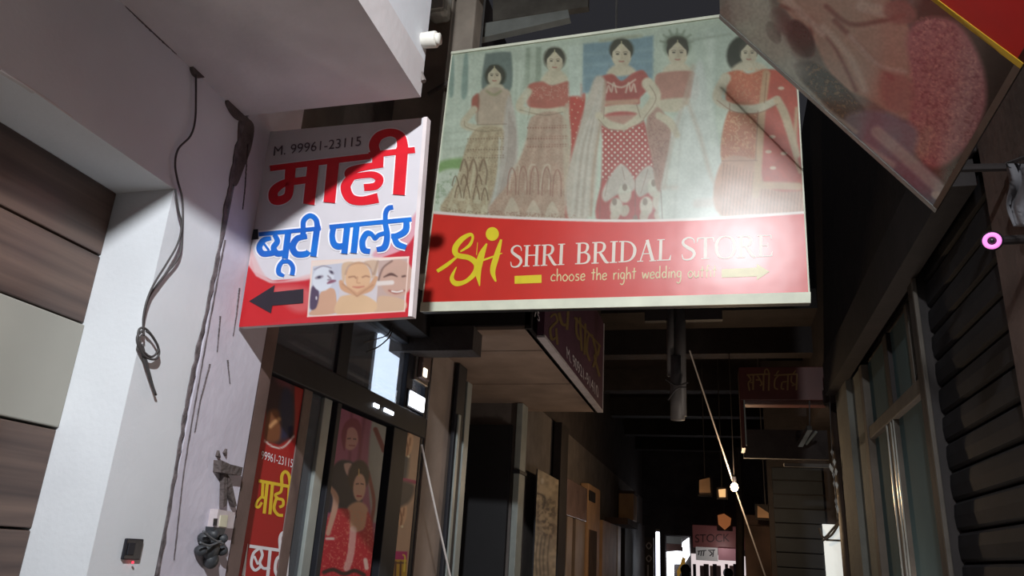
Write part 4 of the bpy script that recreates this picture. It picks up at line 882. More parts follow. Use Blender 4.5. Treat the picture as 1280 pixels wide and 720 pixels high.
# ear piercing poster
t, p, pl = poster('ear_poster', 'narrow poster with two close-ups of ears and a pink label', XS+0.006, 500, 521, 600, 1.0, 2.285, 50, 300, (196, 164, 140))
p.frame((480, 510), 3.43)
p.poly([(70, 20), (110, 10), (100, 290), (55, 300), (60, 150)], (70, 76, 86), 5); p.poly([(100, 0), (160, 20), (150, 120), (120, 60)], (170, 160, 150), 4)
for cy, cx in ((150, 105), (450, 78)):
    p.ell((cx, cy), (20, 60), (226, 186, 150), 6, 2); p.line([(cx+4, cy-48), (cx-10, cy-20), (cx-2, cy+20), (cx-6, cy+50)], 7, (150, 100, 76), 2); p.line([(cx+8, cy-20), (cx+4, cy+10)], 6, (160, 110, 84), 2); p.ell((cx, cy+58), (5, 6), (240, 230, 200), 0, 1)
p.line([(55, 302), (130, 318)], 16, (176, 60, 110), 1.5); p.poly([(50, 320), (128, 330), (110, 400), (50, 420)], (74, 70, 74), 5)
p.poly([(20, 612), (100, 616), (98, 650), (20, 650)], (190, 44, 120), 1.2, 1, False); p.poly([(15, 650), (98, 650), (95, 800), (10, 800)], (200, 160, 60), 1.2, 1, False)
for a in (28, 50, 72): p.line([(a, 660), (a-3, 740)], 8, (96, 60, 50), 1.2)
p.line([(20, 664), (92, 664)], 7, (96, 60, 50), 1.2); p.line([(82, 630), (90, 640), (86, 700)], 7, (240, 220, 90), 1.2)
p.frame(); p.build('printed_face', PAPER, t)

# ================================================================== LEFT WALL THINGS
sw = thing('switch_plate', (XL, 1.9, 1.5), 'black square switch plate with a tiny red light on the white pillar', 'switch')
q = PWL.hit([(152, 680), (176, 680), (170, 716), (146, 716)]); y0, y1 = q[:, 1].min(), q[:, 1].max(); z0, z1 = 1.532, 1.588
box('plate', BLACKPL, (XL, XL+0.010), (y0+0.006, y1-0.006), (z0, z1), sw, 0.003)
rk = box('rocker', DARKFRAME, (XL+0.010, XL+0.014), (y0+0.014, (y0+y1)/2), (z0+0.012, z1-0.012), sw, 0.002)
lp_ = PWL.hit((166, 703), 0.012); MB().sphere(lp_, 0.0035, 8, 6).build('pilot_light', emat('red_pilot', (255, 40, 60), 3.0), rk)
# dangling grey cable from the ceiling hole, coiled end
cb = thing('dangling_cable', tuple(PWL.hit((245, 92))), 'thin grey cable dangling from a ceiling hole, knotted in a coil', 'cable')
pts = [(245, 92), (245, 120), (244, 150), (238, 170), (223, 186), (219, 205), (222, 225), (228, 250), (228, 285), (224, 320), (205, 345), (186, 372), (180, 395), (179, 415)]
MB().tube(PWL.hit(catmull(pts, 6), 0.012), 0.0032, 6).build('cable_run', CABLE, cb, True)
pts = [(219, 236), (223, 262), (227, 282), (222, 305), (208, 330), (192, 356), (183, 378), (179, 400), (180, 420)]
MB().tube(PWL.hit(catmull(pts, 6), 0.02), 0.003, 6).build('cable_return', CABLE, cb, True)
pts = [(180, 412), (172, 420), (173, 432), (182, 446), (194, 449), (199, 440), (193, 424), (182, 411), (174, 412), (173, 428), (180, 440), (190, 446), (198, 436), (190, 420), (183, 414)]
MB().tube(PWL.hit(catmull(pts, 6), 0.018), 0.0036, 6).build('coil', CABLE, cb, True)
pts = [(174, 425), (180, 450), (188, 475), (195, 494)]; MB().tube(PWL.hit(catmull(pts, 6), 0.012), 0.0036, 6).build('cable_tail', CABLE, cb, True)
pts = [(178, 430), (184, 455), (190, 478), (194, 492)]; MB().tube(PWL.hit(catmull(pts, 6), 0.016), 0.003, 6).build('cable_tail', CABLE, cb, True)
# broken bracket, meter box, dark bulbous fitting on the rough strip
XW = XL; PW2 = PWL
br = thing('broken_bracket', tuple(PW2.hit((275, 625))), 'broken grey metal bracket stub above the dark fitting', 'bracket')
def slab(name, px, m, parent, d0, d1): q = PW2.hit(np.asarray(px, float), d0); return MB().prism(list(q), np.array([d1-d0, 0, 0])).build(name, m, parent)
slab('plate', [(267, 575), (278, 580), (294, 584), (292, 594), (276, 592), (266, 590)], CEMENT, br, 0.0, 0.03)
slab('strut', [(275, 592), (280, 592), (278, 632), (274, 634)], CEMENT, br, 0.004, 0.02); slab('strut', [(279, 592), (284, 600), (291, 632), (288, 634), (279, 606)], CEMENT, br, 0.004, 0.02)
slab('chip', [(269, 570), (271, 563), (273, 572)], CEMENT, br, 0, 0.01); slab('chip', [(278, 566), (281, 561), (280, 570)], CEMENT, br, 0, 0.01)
mbx = thing('meter_box', tuple(PW2.hit((271, 658))), 'small cream electric box on the rough wall above the dark fitting', 'electric box')
mc = slab('case', [(263, 636), (284, 640), (282, 660), (259, 659)], mat('pale_pink_plastic', (196, 184, 186), 0.5, 0.08, 20), mbx, 0, 0.03); slab('label_plate', [(275, 644), (284, 644), (282, 659), (273, 658)], mat('cream_plate', (206, 200, 176), 0.5, 0.06, 20), mc, 0.03, 0.034); slab('slot', [(267, 648), (271, 648), (270, 657), (266, 657)], BLACKPL, mc, 0.03, 0.033)
df = thing('bulbous_fitting', tuple(PW2.hit((264, 719))), 'dark bulbous electric fitting with lobes at the foot of the rough wall strip', 'electric fitting')
FIT = mat('dark_rubber', (58, 60, 64), 0.5, 0.2, 25, 0.3, 40)
def lobes(name, L):
    b = MB()
    for (x, y, rr_) in L:
        c = PW2.hit((x, y), 0.02); b.sphere(c, (0.022, rr_*0.0021, rr_*0.0021), 12, 8)
    return b.build(name, FIT, df, True)
for nm, L in (('body', [(264, 700, 13)]), ('body', [(264, 686, 17)]), ('lobe', [(255, 672, 8)]), ('lobe', [(266, 668, 9)]), ('lobe', [(277, 673, 8)]), ('lobe', [(251, 688, 8)]), ('lobe', [(277, 688, 8)])): lobes(nm, L)
slab('neck', [(257, 658), (272, 660), (270, 668), (256, 668)], FIT, df, 0.0, 0.03)
for pts in ([(250, 678), (262, 682), (276, 676)], [(254, 664), (266, 674), (280, 680)]): MB().tube(PW2.hit(catmull(pts, 5), 0.046), 0.004, 6).build('band', mat('grey_band', (96, 98, 102), 0.4, 0.1, 20), df, True)
# white tube camera under the balcony fascia
tc = thing('white_tube_camera', tuple(onX(530, 104, -0.92)), 'white tube security camera on a thin arm at the balcony corner', 'security camera')
a0 = onX(529, 102, -0.915); a1 = onY(508, 56, a0[1]-0.02)
MB().tube([a0, a1+[0.01, 0, -0.01]], 0.011, 8).build('arm', GREYPL, tc)
b0 = onY(505, 53, a0[1]-0.03); b1 = onY(546, 49, a0[1]-0.03); b2_ = onY(551, 53, a0[1]-0.03)
dv = (b1-b0); L_ = np.linalg.norm(dv)
MB().tube([b0, b0+dv*0.04, b0+dv*0.45, b0+dv*0.5, b0+dv*0.97, b1], [0.012, 0.02, 0.022, 0.026, 0.028, 0.026], 16).build('body', WHITEPL, tc, True)
MB().tube([b1-dv*0.02, b1+dv*0.10], 0.020, 16).build('lens_hood', WHITEPL, tc, True)
# white box above it
wbx = thing('white_junction_box', tuple(onY(552, 28, 3.44)), 'white rounded box high on the grey post above the tube camera', 'junction box')
w0 = onY(537, 27, 3.40); w1 = onY(566, -25, 3.40)
box('case', mat('white_box_paint', (214, 212, 202), 0.6, 0.06, 10), (w0[0], w1[0]), (3.33, 3.445), (w0[2], w1[2]), wbx, 0.03)
box('cover_lip', WHITEPL, (w0[0]+0.01, w1[0]-0.01), (3.318, 3.33), (w0[2]+0.02, w1[2]-0.02), wbx, 0.004)

# grey post and boards above the bridal sign
gp = thing('grey_post', (-1.4, 3.5, 2.8), 'grey square post rising behind the left edge of the bridal sign', 'post')
g0 = onY(545, 100, 3.45); g1 = onY(592, 100, 3.45)
POSTG = mat('weathered_post_paint', (176, 162, 148), 0.85, 0.14, 5, 0.3, 30)
box('shaft', POSTG, (g0[0]-0.3, g0[0]+0.06), (3.45, 3.7), (2.96, 6.0), gp, 0.006); box('pipe_sleeve', POSTG, (g0[0]+0.07, g1[0]-0.03), (3.46, 3.6), (2.96, 6.0), gp, 0.01)
MB().tube([onY(500+35, 118, 3.4), onY(562, 102, 3.4)], 0.012, 8).build('brace', GREYPL, gp)
def board(name, label, cat, px, Y, th, m): 
    q = [onY(a, b, Y) for a, b in px]; o = MB().prism(q, (0, th, 0)).build(name, m); return tag(o, label, cat)
board('pale_board', 'long pale board above the bridal sign, wedge-shaped', 'board', [(570, 35), (598, 30), (710, 12), (712, 22), (660, 34), (597, 48), (570, 54)], 4.2, 0.06, mat('pale_board_paint', (190, 192, 184), 0.7, 0.1, 8))
board('weathered_board', 'weathered grey board at the top edge above the pale wedge board', 'board', [(616, -12), (735, -30), (735, 8), (616, 26)], 4.5, 0.06, mat('weathered_board_paint', (156, 148, 136), 0.8, 0.15, 8))
S('wall_upper_far', DARKCON, (-1.75, -0.15), (5.0, 6.3), (3.95, 5.2))
S('wall_upper_far', mat('night_blue_paint', (40, 44, 58), 0.8, 0.1, 5), (-0.15, 1.0), (8.4, 8.6), (4.2, 6.0))

# ================================================================== PURPLE SIGN ON THE CANOPY FASCIA
XP = -0.95; PP = Plane((XP+0.03, 0, 0), (1, 0, 0)); xp = XP+0.03
ys0, ys1 = 3.95, Yat(753, 515, xp); zs0 = Zat(753, 514, xp)
ps = thing('purple_sign', (xp, 5, zs0), 'dim purple sign with yellow Hindi lettering on the canopy behind the bridal sign', 'signboard')
box('sign_panel', mat('purple_flex', (88, 54, 72), 0.5, 0.12, 3), (xp-0.04, xp), (ys0, ys1), (zs0, zs0+0.75), ps)
WTRIM = mat('white_sign_trim', (206, 196, 196), 0.5, 0.06, 10)
box('frame_rail', WTRIM, (xp-0.04, xp+0.006), (ys0, ys1), (zs0-0.012, zs0+0.004), ps); box('frame_rail', WTRIM, (xp-0.04, xp+0.006), (ys1-0.012, ys1), (zs0+0.004, zs0+0.75), ps)
k = Ink(PP, 0.002, (650, 385), 5.14)
k.strokes([([(195, 60), (225, 40), (240, 80), (215, 110), (195, 140), (205, 200), (230, 190)], [12, 14, 14, 16, 16, 16, 12]), ([(232, 130), (240, 235)], 14), ([(250, 30), (270, 100), (300, 110)], 18), ([(310, 20), (302, 140)], 16),
           ([(365, 60), (362, 150), (380, 200), (398, 190)], 15), ([(385, 60), (396, 275)], 14), ([(420, 100), (415, 300)], 14), ([(470, 180), (440, 180), (430, 280), (450, 340)], 14), ([(470, 200), (490, 300), (470, 380)], 14), ([(510, 240), (500, 300), (480, 310), (512, 440)], 14), ([(350, 60), (520, 250)], 12)])
tag(k.build('lettering', mat('dull_yellow_ink', (124, 102, 60), 0.5, 0.08, 10), ps), 'yellow Hindi lettering', kind='stuff')
k = Ink(PP, 0.002, (650, 385), 5.14); k.text('M. 90921-91410', (302, 322), (505, 582), (-4, -78)); k.text('75', (92, 52), (128, 92), (-2, -62)); tag(k.build('phone_number', mat('pale_ink', (214, 204, 208), 0.5, 0.05, 10), ps), 'white phone number', kind='stuff')

# ================================================================== DARK DOORWAY AND SHOPS FURTHER DOWN ON THE LEFT
dd = thing('door_posts', (-1.6, 4.85, 0), 'dark door frame with pale metal strips under the brown canopy', 'door frame')
rectX('post', DARKFRAME, -1.64, 563, 574, 600, 0, 2.785, 0.025, dd, 0.006); rectX('strip', SILV, -1.625, 566, 569, 620, 0, 2.45, 0.012, dd, 0.003)
rectX('strip', SILV, -1.63, 576, 582, 600, 0, 2.70, 0.03, dd, 0.004)
lw = thing('counter_grille', (-1.75, 5.2, 0), 'low pale barred grille at the foot of the dark doorway', 'grille')
for i in range(7):
    yy = Yat(622+i*4.2, 712, -1.7); box('bar', SILV, (-1.71, -1.69), (yy-0.012, yy+0.012), (0, 1.60), lw, 0.003)
box('rail', SILV, (-1.715, -1.685), (Yat(618, 712, -1.7), Yat(652, 712, -1.7)), (1.60, 1.625), lw, 0.003)
pp_ = thing('pale_post', (-1.6, 6.0, 0), 'thin pale metal post at the far side of the dark doorway', 'post')
rectX('shaft', SILV, -1.54, 649, 656, 600, 0, 2.785, 0.05, pp_, 0.004); box('clamp', DARKFRAME, (-1.595, -1.532), (Yat(648, 600, -1.54), Yat(657, 600, -1.54)), (2.22, 2.25), pp_, 0.003)
# old notice board
X0 = -1.48
t, p, pl = poster('notice_board', 'tall weathered cream notice board standing against the left passage wall', X0, 670, 697, 640, 0.9, Zat(672, 586, X0), 60, 240, (176, 160, 136))
p.frame((640, 540), 4.0)
p.poly([(130, 330), (215, 350), (210, 520), (130, 500)], (96, 84, 74), 5, 0.8, True, motif(4, 61, 0.4, 4)); p.line([(115, 305), (150, 315), (165, 340), (155, 380)], 8, (70, 60, 54), 2)
for x0 in (132, 150, 168, 190): p.line([(x0, 520), (x0-12, 620), (x0-8, 715)], 7, (100, 88, 76), 2, 0.8)
p.ell((152, 245), (8, 14), (214, 206, 190), 0, 2); p.frame(); p.grain(0.15, 4, 7); p.build('printed_face', PAPER, t)
for nm, lb, args in (('dark_pier', 'dark brown pier between the notice board and the glossy panel', (DARKBR, -1.5, 699, 708, 640, 0, 2.88, 0.08)),):
    o = rectX(nm, args[0], *args[1:8], None, 0.005); tag(o, lb, 'pier')
ts = thing('tan_shop_unit', (-1.5, 9.5, 0), 'tan shop unit with glossy cupboard and narrow doors in warm light', 'shop unit')
GLOS = mat('glossy_mauve_panel', (132, 112, 110), 0.25, 0.1, 5)
rectX('cupboard', GLOS, -1.5, 709, 734, 625, Zat(720, 648, -1.5), Zat(712, 598, -1.5), 0.09, ts, 0.01)
rectX('door', mat('door_grey_tan', (150, 130, 112), 0.5, 0.1, 4), -1.52, 708, 715, 690, 0, 2.05, 0.05, ts, 0.005); rectX('door', MATS['door_grey_tan'], -1.52, 719, 731, 690, 0, 2.05, 0.05, ts, 0.005)
rectX('tan_board', TANPANEL, -1.5, 735, 750, 640, 0, Zat(736, 604, -1.5), 0.09, ts, 0.006); rectX('dark_panel', BROWNCON, -1.49, 737, 746, 690, 0, Zat(738, 662, -1.49), 0.02, ts, 0.004)
box('vent', DARKBR, (-1.5, -1.485), (Yat(737, 620, -1.49), Yat(744, 620, -1.49)), (Zat(740, 627, -1.49), Zat(740, 614, -1.49)), ts, 0.004)
rectX('tan_door', TANPANEL, -1.5, 753, 772, 690, 0, Zat(754, 650, -1.5), 0.09, ts, 0.006); rectX('door_edge', mat('cream_edge', (206, 180, 144), 0.5, 0.08, 4), -1.49, 772, 776, 690, 0, 2.2, 0.1, ts, 0.005)
MB().box((-1.6, -1.28), (Yat(765, 640, -1.5), Yat(780, 640, -1.5)), (Zat(766, 655, -1.5), Zat(766, 647, -1.5))).build('ledge', BROWNCON, ts)
pj = thing('projecting_box', (-1.3, 13, 2.5), 'small tan box projecting from the left passage wall above the ledge', 'box')
q0 = onY(776, 650, 12.5); q1 = onY(792, 617, 12.5); box('case', TANPANEL, (-1.58, q1[0]), (12.5, 13.0), (q0[2], q1[2]), pj, 0.01); box('lid', BROWNCON, (-1.58, q1[0]+0.02), (12.48, 13.02), (q1[2], q1[2]+0.04), pj, 0.006)
ds = rectX('dark_shutter_bay', DARKBR, -1.5, 781, 806, 700, 0, 2.32, 0.08, None, 0.01); tag(ds, 'dark shutter bay beyond the tan door', 'shutter')
vs = thing('vertical_letter_sign', (-1.35, 14.2, 1.5), 'narrow dark vertical sign with pale letters near the alley end', 'signboard')
q0 = onY(806, 720, 14.2); q1 = onY(817, 672, 14.2); box('panel', mat('brown_sign_panel', (72, 60, 58), 0.5, 0.1, 8), (q0[0], q1[0]), (14.2, 14.26), (1.3, q1[2]), vs, 0.005)
PV = Plane((0, 14.2, 0), (0, -1, 0)); k = Ink(PV, 0.004)
for a in (682, 698): k.stroke([(811, a-4), (808, a), (811, a+4), (814, a), (811, a-4)], 1.6)
k.stroke([(810, 706), (810, 722)], 2); tag(k.build('lettering', MATS['pale_ink'], vs), 'pale ring letters', kind='stuff')
vt = thing('vertical_tube_light', tuple(onY(822, 730, 14.6)), 'bright vertical white tube light beside the dark vertical sign', 'lamp')
q0 = onY(820, 735, 14.6); q1 = onY(824.5, 665, 14.6); box('tube', emat('tube_glow', (236, 240, 255), 3.0), (q0[0], q1[0]), (14.6, 14.63), (q0[2], q1[2]), vt, 0.01); box('end_cap', WHITEPL, (q0[0], q1[0]), (14.6, 14.63), (q1[2], q1[2]+0.05), vt, 0.01)

# ================================================================== RIGHT SIDE: windows, shutter, cameras
wn = struct(thing('window_1', (XR, 5, 2.0), None, None))
ZT, ZB, ZTOP = 2.47, 2.55, 2.985
ya, yb = 3.98, 6.05
box('window_pane', WINGLASS, (XR+0.055, XR+0.062), (ya, 4.80), (0.2, ZT), wn); box('window_pane', WINGLASS, (XR+0.055, XR+0.062), (5.02, 5.55), (0.2, ZT), wn)
box('window_pane', WINGLASS, (XR+0.055, XR+0.062), (ya, 4.22), (ZB, ZTOP), wn); box('window_pane', WINGLASS, (XR+0.055, XR+0.062), (4.28, 4.78), (ZB, ZTOP), wn); box('window_pane', WINGLASS, (XR+0.055, XR+0.062), (4.9, 5.55), (ZB, ZTOP), wn)
box('window_transom', WINFRAME, (XR+0.02, XR+0.10), (ya, yb), (ZT, ZB), wn, 0.006)
box('window_mullion', WINFRAME, (XR+0.03, XR+0.10), (4.80, 4.90), (0.2, ZT), wn, 0.006); box('window_mullion', WINFRAME, (XR+0.03, XR+0.10), (4.93, 5.02), (0.2, ZT), wn, 0.006)
box('window_mullion', WINFRAME, (XR+0.03, XR+0.10), (4.22, 4.28), (ZB, ZTOP), wn, 0.005); box('window_mullion', DARKBR, (XR+0.03, XR+0.10), (4.78, 4.90), (ZB, ZTOP), wn, 0.005)
box('window_jamb', WINFRAME, (XR+0.01, XR+0.10), (5.55, 5.66), (0.2, ZTOP), wn, 0.006)
box('window_reveal', mat('pale_grey_plaster', (116, 118, 110), 0.8, 0.08, 5, 0.3, 30), (XR+0.02, XR+0.10), (5.66, 6.05), (0, ZTOP), wn)
GLEAM = mat('polished_strip', (170, 168, 160), 0.3, 0.1, 10, metal=0.6)
for y in (4.815, 4.885, 5.005): box('glazing_strip', GLEAM, (XR+0.022, XR+0.032), (y-0.006, y+0.006), (0.2, ZT), wn)
rs = thing('roller_shutter', (XR+0.05, 3.3, 0), 'charcoal roller shutter of wide slats on the right under the fascia sign', 'shutter')
sl = None
for i in range(24):
    z = 0.02+i*0.128
    if sl is None:
        prof = [(0.0, 0.0), (-0.012, 0.012), (-0.016, 0.06), (-0.012, 0.106), (0.0, 0.118), (0.03, 0.118), (0.03, 0.0)]
        sl = MB().prism([(XR+0.05+a, 2.80, z+b) for a, b in prof], (0, 1.05, 0)).build('slat', SHUTTER, rs)
    else:
        c = sl.copy(); COL.objects.link(c); c.parent = rs; c.location = (0, 0, i*0.128)
box('guide_rail', WINFRAME, (XR-0.02, XR+0.0), (3.835, 3.86), (0, 3.1), rs, 0.004); box('shutter_hood', DARKBR, (XR-0.05, XR+0.11), (2.80, 3.85), (3.10, 3.3), rs, 0.01)
ic = thing('infrared_camera', (0.93, 2.62, 2.7), 'small dark security camera with a glowing pink infrared ring on the right wall', 'security camera')
c0 = onX(1240, 301, 0.80)
PINK = emat('infrared_pink', (232, 130, 210), 1.1)
ax = (CAM-c0); ax /= np.linalg.norm(ax)
MB().tube([c0-ax*0.05, c0-ax*0.06+[0.07, 0.0, 0.0], c0-ax*0.06+[0.155, 0.0, 0.0]], 0.014, 10).build('arm', DARKBR, ic); icb = MB().tube([c0-ax*0.002, c0-ax*0.09], 0.030, 18).build('body', BLACKPL, ic, True)
MB().torus(c0, ax, 0.0185, 0.0065, 24, 8).build('infrared_ring', PINK, icb, True); MB().sphere(c0-ax*0.004, 0.011, 10, 6).build('lens', BLACKPL, icb, True)
gd = thing('grey_cloth', tuple(onX(1272, 400, 0.9)), 'grey cloth strip hanging at the right edge beside the infrared camera', 'cloth')
cv = []
for i in range(15):
    yy = 205+i*5.6
    for j in range(7):
        d = 0.93-0.018*math.sin(j*1.7+i*0.25); cv.append(onX(1257+4*math.sin(i*0.5)+i*0.5+j*6, yy, d))
gv = np.array(cv); fcs = [(i*7+j, i*7+j+1, (i+1)*7+j+1, (i+1)*7+j) for i in range(14) for j in range(6)]
o = mesh('sheet', gv, fcs, mat('grey_fabric', (112, 110, 114), 0.9, 0.1, 10), gd, True); sd = o.modifiers.new('thickness', 'SOLIDIFY'); sd.thickness = 0.004
MB().tube([onX(1258, 205, 0.93), onX(1300, 190, 0.93)], 0.006, 6).build('hanging_cord', CABLE, gd)

# far right: round column, tailor's sign, dark shutters, lit doorway
rc = thing('round_column', (0.95, 6.9, 0), 'brown round column at the far end of the right windows', 'column')
ccx = float(onY(1058, 600, 6.95)[0]); MB().tube([(ccx, 6.95, 0), (ccx, 6.95, 2.98)], 0.085, 20).build('shaft', mat('brown_column_paint', (74, 60, 52), 0.6, 0.15, 5, 0.2, 30), rc, True); MB().tube([(ccx, 6.95, 2.98), (ccx, 6.95, 3.10)], 0.13, 20).build('capital', DARKBR, rc)
tsn = thing('tailor_sign', (0.56, 7.0, 3.0), 'dim red-brown box sign with gold Hindi lettering across the passage', 'signboard')
RB = mat('red_brown_flex', (84, 36, 28), 0.5, 0.12, 4)
s0 = onY(925, 500, 7.0); s1 = onY(1034, 458, 7.0); box('sign_panel', RB, (s0[0], s1[0]), (7.0, 7.35), (s0[2], s1[2]), tsn, 0.006)
PT = Plane((0, 7.0, 0), (0, -1, 0)); k = Ink(PT, 0.003, (900, 430), 4.8)
k.strokes([([(160, 186), (300, 180)], 9), ([(170, 190), (185, 215), (170, 235), (178, 280)], 9), ([(200, 188), (198, 275)], 10), ([(182, 232), (200, 230)], 8), ([(215, 215), (240, 215)], 9), ([(225, 190), (250, 235), (240, 250)], 9), ([(262, 186), (260, 280)], 10), ([(295, 182), (292, 280)], 10), ([(268, 182), (270, 158), (285, 152), (296, 180)], 8),
           ([(325, 188), (465, 180)], 9), ([(350, 190), (330, 215), (328, 260), (348, 272)], 9), ([(338, 180), (352, 160)], 8), ([(372, 230), (368, 265), (385, 270)], 9), ([(375, 228), (400, 225)], 8), ([(408, 188), (405, 278)], 10), ([(430, 190), (428, 225), (445, 240)], 9), ([(462, 182), (458, 278)], 10), ([(430, 250), (460, 240)], 8), ([(440, 178), (455, 158)], 8)])
tag(k.build('lettering', mat('dull_gold_ink', (136, 104, 62), 0.5, 0.08, 10), tsn), 'dull gold Hindi lettering', kind='stuff')
box('side_panel', RB, (s0[0], s0[0]+0.03), (7.02, 7.34), (s0[2]-0.42, s0[2]), tsn); box('edge_strip', SILV, (s0[0]+0.03, s0[0]+0.042), (7.0, 7.02), (s0[2]-0.40, s0[2]), tsn)
box('lower_panel', DARKCON, (s0[0]+0.02, s1[0]), (7.36, 7.42), (s0[2]-0.46, s0[2]-0.2), tsn); box('lower_rail', mat('grey_rail_paint', (96, 90, 84), 0.6, 0.1, 8), (s0[0]+0.36, s1[0]), (7.3, 7.34), (2.49, 2.52), tsn)
tb = thing('dead_tube_light', tuple(onY(1005, 550, 7.2)), 'unlit grey tube light slanting below the tailor sign', 'lamp')
MB().tube([onY(1008, 555, 7.25), onY(1020, 540, 7.05)], 0.012, 8).build('tube', SILV, tb); MB().tube([onY(1000, 556, 7.27), onY(1012, 535, 7.0)], 0.03, 4).build('batten', STEEL, tb); MB().tube([onY(1012, 537, 7.02), onY(1012, 500, 7.02)], 0.005, 6).build('hanger', CABLE, tb)
sb = thing('blue_shutter', (0.85, 9.0, 0), 'dark blue-grey shutter closing the passage right of the bulb', 'shutter')
q0 = onY(972, 720, 9.0); q1 = onY(1027, 585, 9.0)
BLU = mat('blue_grey_shutter', (34, 40, 48), 0.7, 0.12, 6)
zz = 0.0
while zz < q1[2]-0.01:
    box('slat', BLU, (q0[0], q1[0]), (9.0-0.0, 9.03), (zz+0.004, min(zz+0.15, q1[2])-0.004), sb, 0.006); zz += 0.15
box('shutter_frame', DARKBR, (q0[0]-0.05, 1.35), (9.03, 9.1), (0, 3.9), sb)
ld = struct(thing('door_1', (1.1, 9.0, 0), None, None)); q0 = onY(1028, 655, 8.98); q1 = onY(1054, 655, 8.98)
box('lit_door_panel', emat('lit_door', (222, 228, 226), 0.75), (q0[0], q1[0]), (8.98, 9.02), (0, q0[2]), ld, 0.004); box('door_rail', mat('door_rail_paint', (120, 116, 110), 0.5, 0.1, 8), (q0[0]+0.02, q1[0]-0.02), (8.965, 8.98), (q0[2]-0.17, q0[2]-0.15), ld)
for q, pts in enumerate(([(1052, 648), (1042, 660), (1030, 672), (1024, 660)], [(1050, 652), (1040, 668), (1028, 676)])):
    o = MB().tube(Plane((0, 8.93-0.04*q, 0), (0, -1, 0)).hit(catmull(pts, 6)), 0.012, 6).build('hanging_wire', CABLE); tag(o, ('longer black wire looping up at its end', 'shorter straight black wire')[q]+' across the lit far door', 'wire', 'wires over the lit door')
gar = thing('foil_garland', tuple(onY(1044, 650, 6.7)), 'silver foil leaf garland hanging beside the round column', 'garland')
LEAF = mat('silver_foil', (226, 226, 222), 0.25, 0.05, 20, metal=0.4); rr = random.Random(5)
MB().tube([onY(1036, 470, 6.7), onY(1039, 548, 6.7), onY(1042, 590, 6.7), onY(1047, 650, 6.7)], 0.003, 5).build('string', CABLE, gar)
for (lx, ly) in ((1040, 566), (1043, 578), (1040, 587), (1045, 590), (1042, 594), (1043, 605), (1046, 607), (1045, 627), (1046, 634), (1047, 637), (1038, 584)):
    c = onY(lx, ly, 6.7); b = MB(); b.add([c+[0, 0, 0.032], c+[0.012, -0.008, 0.004], c+[0, 0.004, -0.03], c+[-0.012, -0.008, 0.004], c+[0, 0.006, 0.0]], [(0, 1, 4), (1, 2, 4), (2, 3, 4), (3, 0, 4), (0, 3, 2, 1)]); b.build('leaf', LEAF, gar)

# middle distance: cable-wrapped pipe, hanging bulb and pale lines, lit boxes
pb = thing('pipe_bundle', (-0.24, 5.2, 2.4), 'grey vertical pipes tied with black wire hanging in mid-alley', 'pipes')
PY = 5.4
for xa, y0, y1, r in ((838, 392, 470, 0.030), (850, 392, 520, 0.040), (846, 476, 525, 0.05)):
    MB().tube([onY(xa, y0-30, PY), onY(xa+1, y1, PY)], r, 12).build('pipe', mat('grey_pipe', (104, 100, 98), 0.5, 0.12, 8), pb, True)
for pts in ([(832, 474), (845, 482), (860, 478)], [(835, 500), (846, 486), (858, 484)]): MB().tube(Plane((0, PY-0.06, 0), (0, -1, 0)).hit(catmull(pts, 5)), 0.006, 6).build('tie_wire', CABLE, pb)
box('hanger_plate', DARKBR, (-0.5, 0.05), (PY-0.02, PY+0.04), (3.28, 3.9), pb)
hb = thing('hanging_bulb', tuple(onY(918, 608, 8.0)), 'small bright warm bulb hanging in the dark passage', 'lamp')
bc = onY(918, 609, 8.0); MB().sphere(bc, (0.036, 0.036, 0.042), 16, 10).build('bulb', emat('bulb_glow', (255, 214, 160), 60.0), hb, True); MB().tube([bc+[0, 0, 0.04], bc+[0, 0, 0.10]], 0.02, 10).build('socket', BLACKPL, hb); MB().tube([bc+[0, 0, 0.10], [bc[0], bc[1], 3.72]], 0.004, 6).build('cord', CABLE, hb)
point('bulb_light', bc+np.array([0, -0.08, -0.02]), 26, (1.0, 0.70, 0.42), 0.03)
cc = MB().tube([onY(862, 438, 7.2), onY(918, 608, 8.12), onY(960, 730, 8.9)], 0.0075, 6).build('diagonal_line', PALELINE); tag(cc, 'thin pale line running diagonally past the warm bulb', 'cable')  # thin pale tube along a diagonal line
cc = MB().tube([onX(527, 556, -1.43), onX(545, 640, -1.40), onX(566, 735, -1.37)], 0.0055, 6).build('slanting_line', PALELINE); tag(cc, 'thin pale line slanting in front of the plaster pillar on the left', 'cable')  # thin pale tube along a slanting line
def lit(name, label, cat, px, Y, th, m, extra=None):
    q = [onY(a, b, Y) for a, b in px]; t = thing(name, tuple(np.mean(q, 0)), label, cat); MB().prism(q, (0, th, 0)).build('face', m, t)
    lo, hi = np.min(q, 0), np.max(q, 0); box('casing', DARKBR, (lo[0]-0.02, hi[0]+0.02), (Y+th, Y+th+0.05), (lo[2]-0.02, hi[2]+0.02), t)
    if name != 'amber_post': MB().tube([((lo[0]+hi[0])/2, Y+th+0.02, hi[2]+0.02), ((lo[0]+hi[0])/2, Y+th+0.02, 4.02)], 0.006, 6).build('hanger', CABLE, t)
    return t
lit('lit_box', 'tiny amber lit box just left of the warm bulb', 'light box', [(898, 612), (907, 611), (907, 621), (899, 621)], 9.0, 0.05, emat('amber_glow', (240, 190, 130), 0.9))
lit('tan_duct_box', 'dim tan box high in the passage left of the bulb', 'box', [(874, 600), (887, 597), (888, 616), (874, 616)], 9.2, 0.2, TANPANEL)
lit('orange_lantern', 'orange lantern box above the stock sign', 'lantern', [(897, 644), (905, 642), (914, 648), (913, 656), (906, 662), (898, 655)], 15.4, 0.1, emat('orange_glow', (186, 112, 66), 0.4))
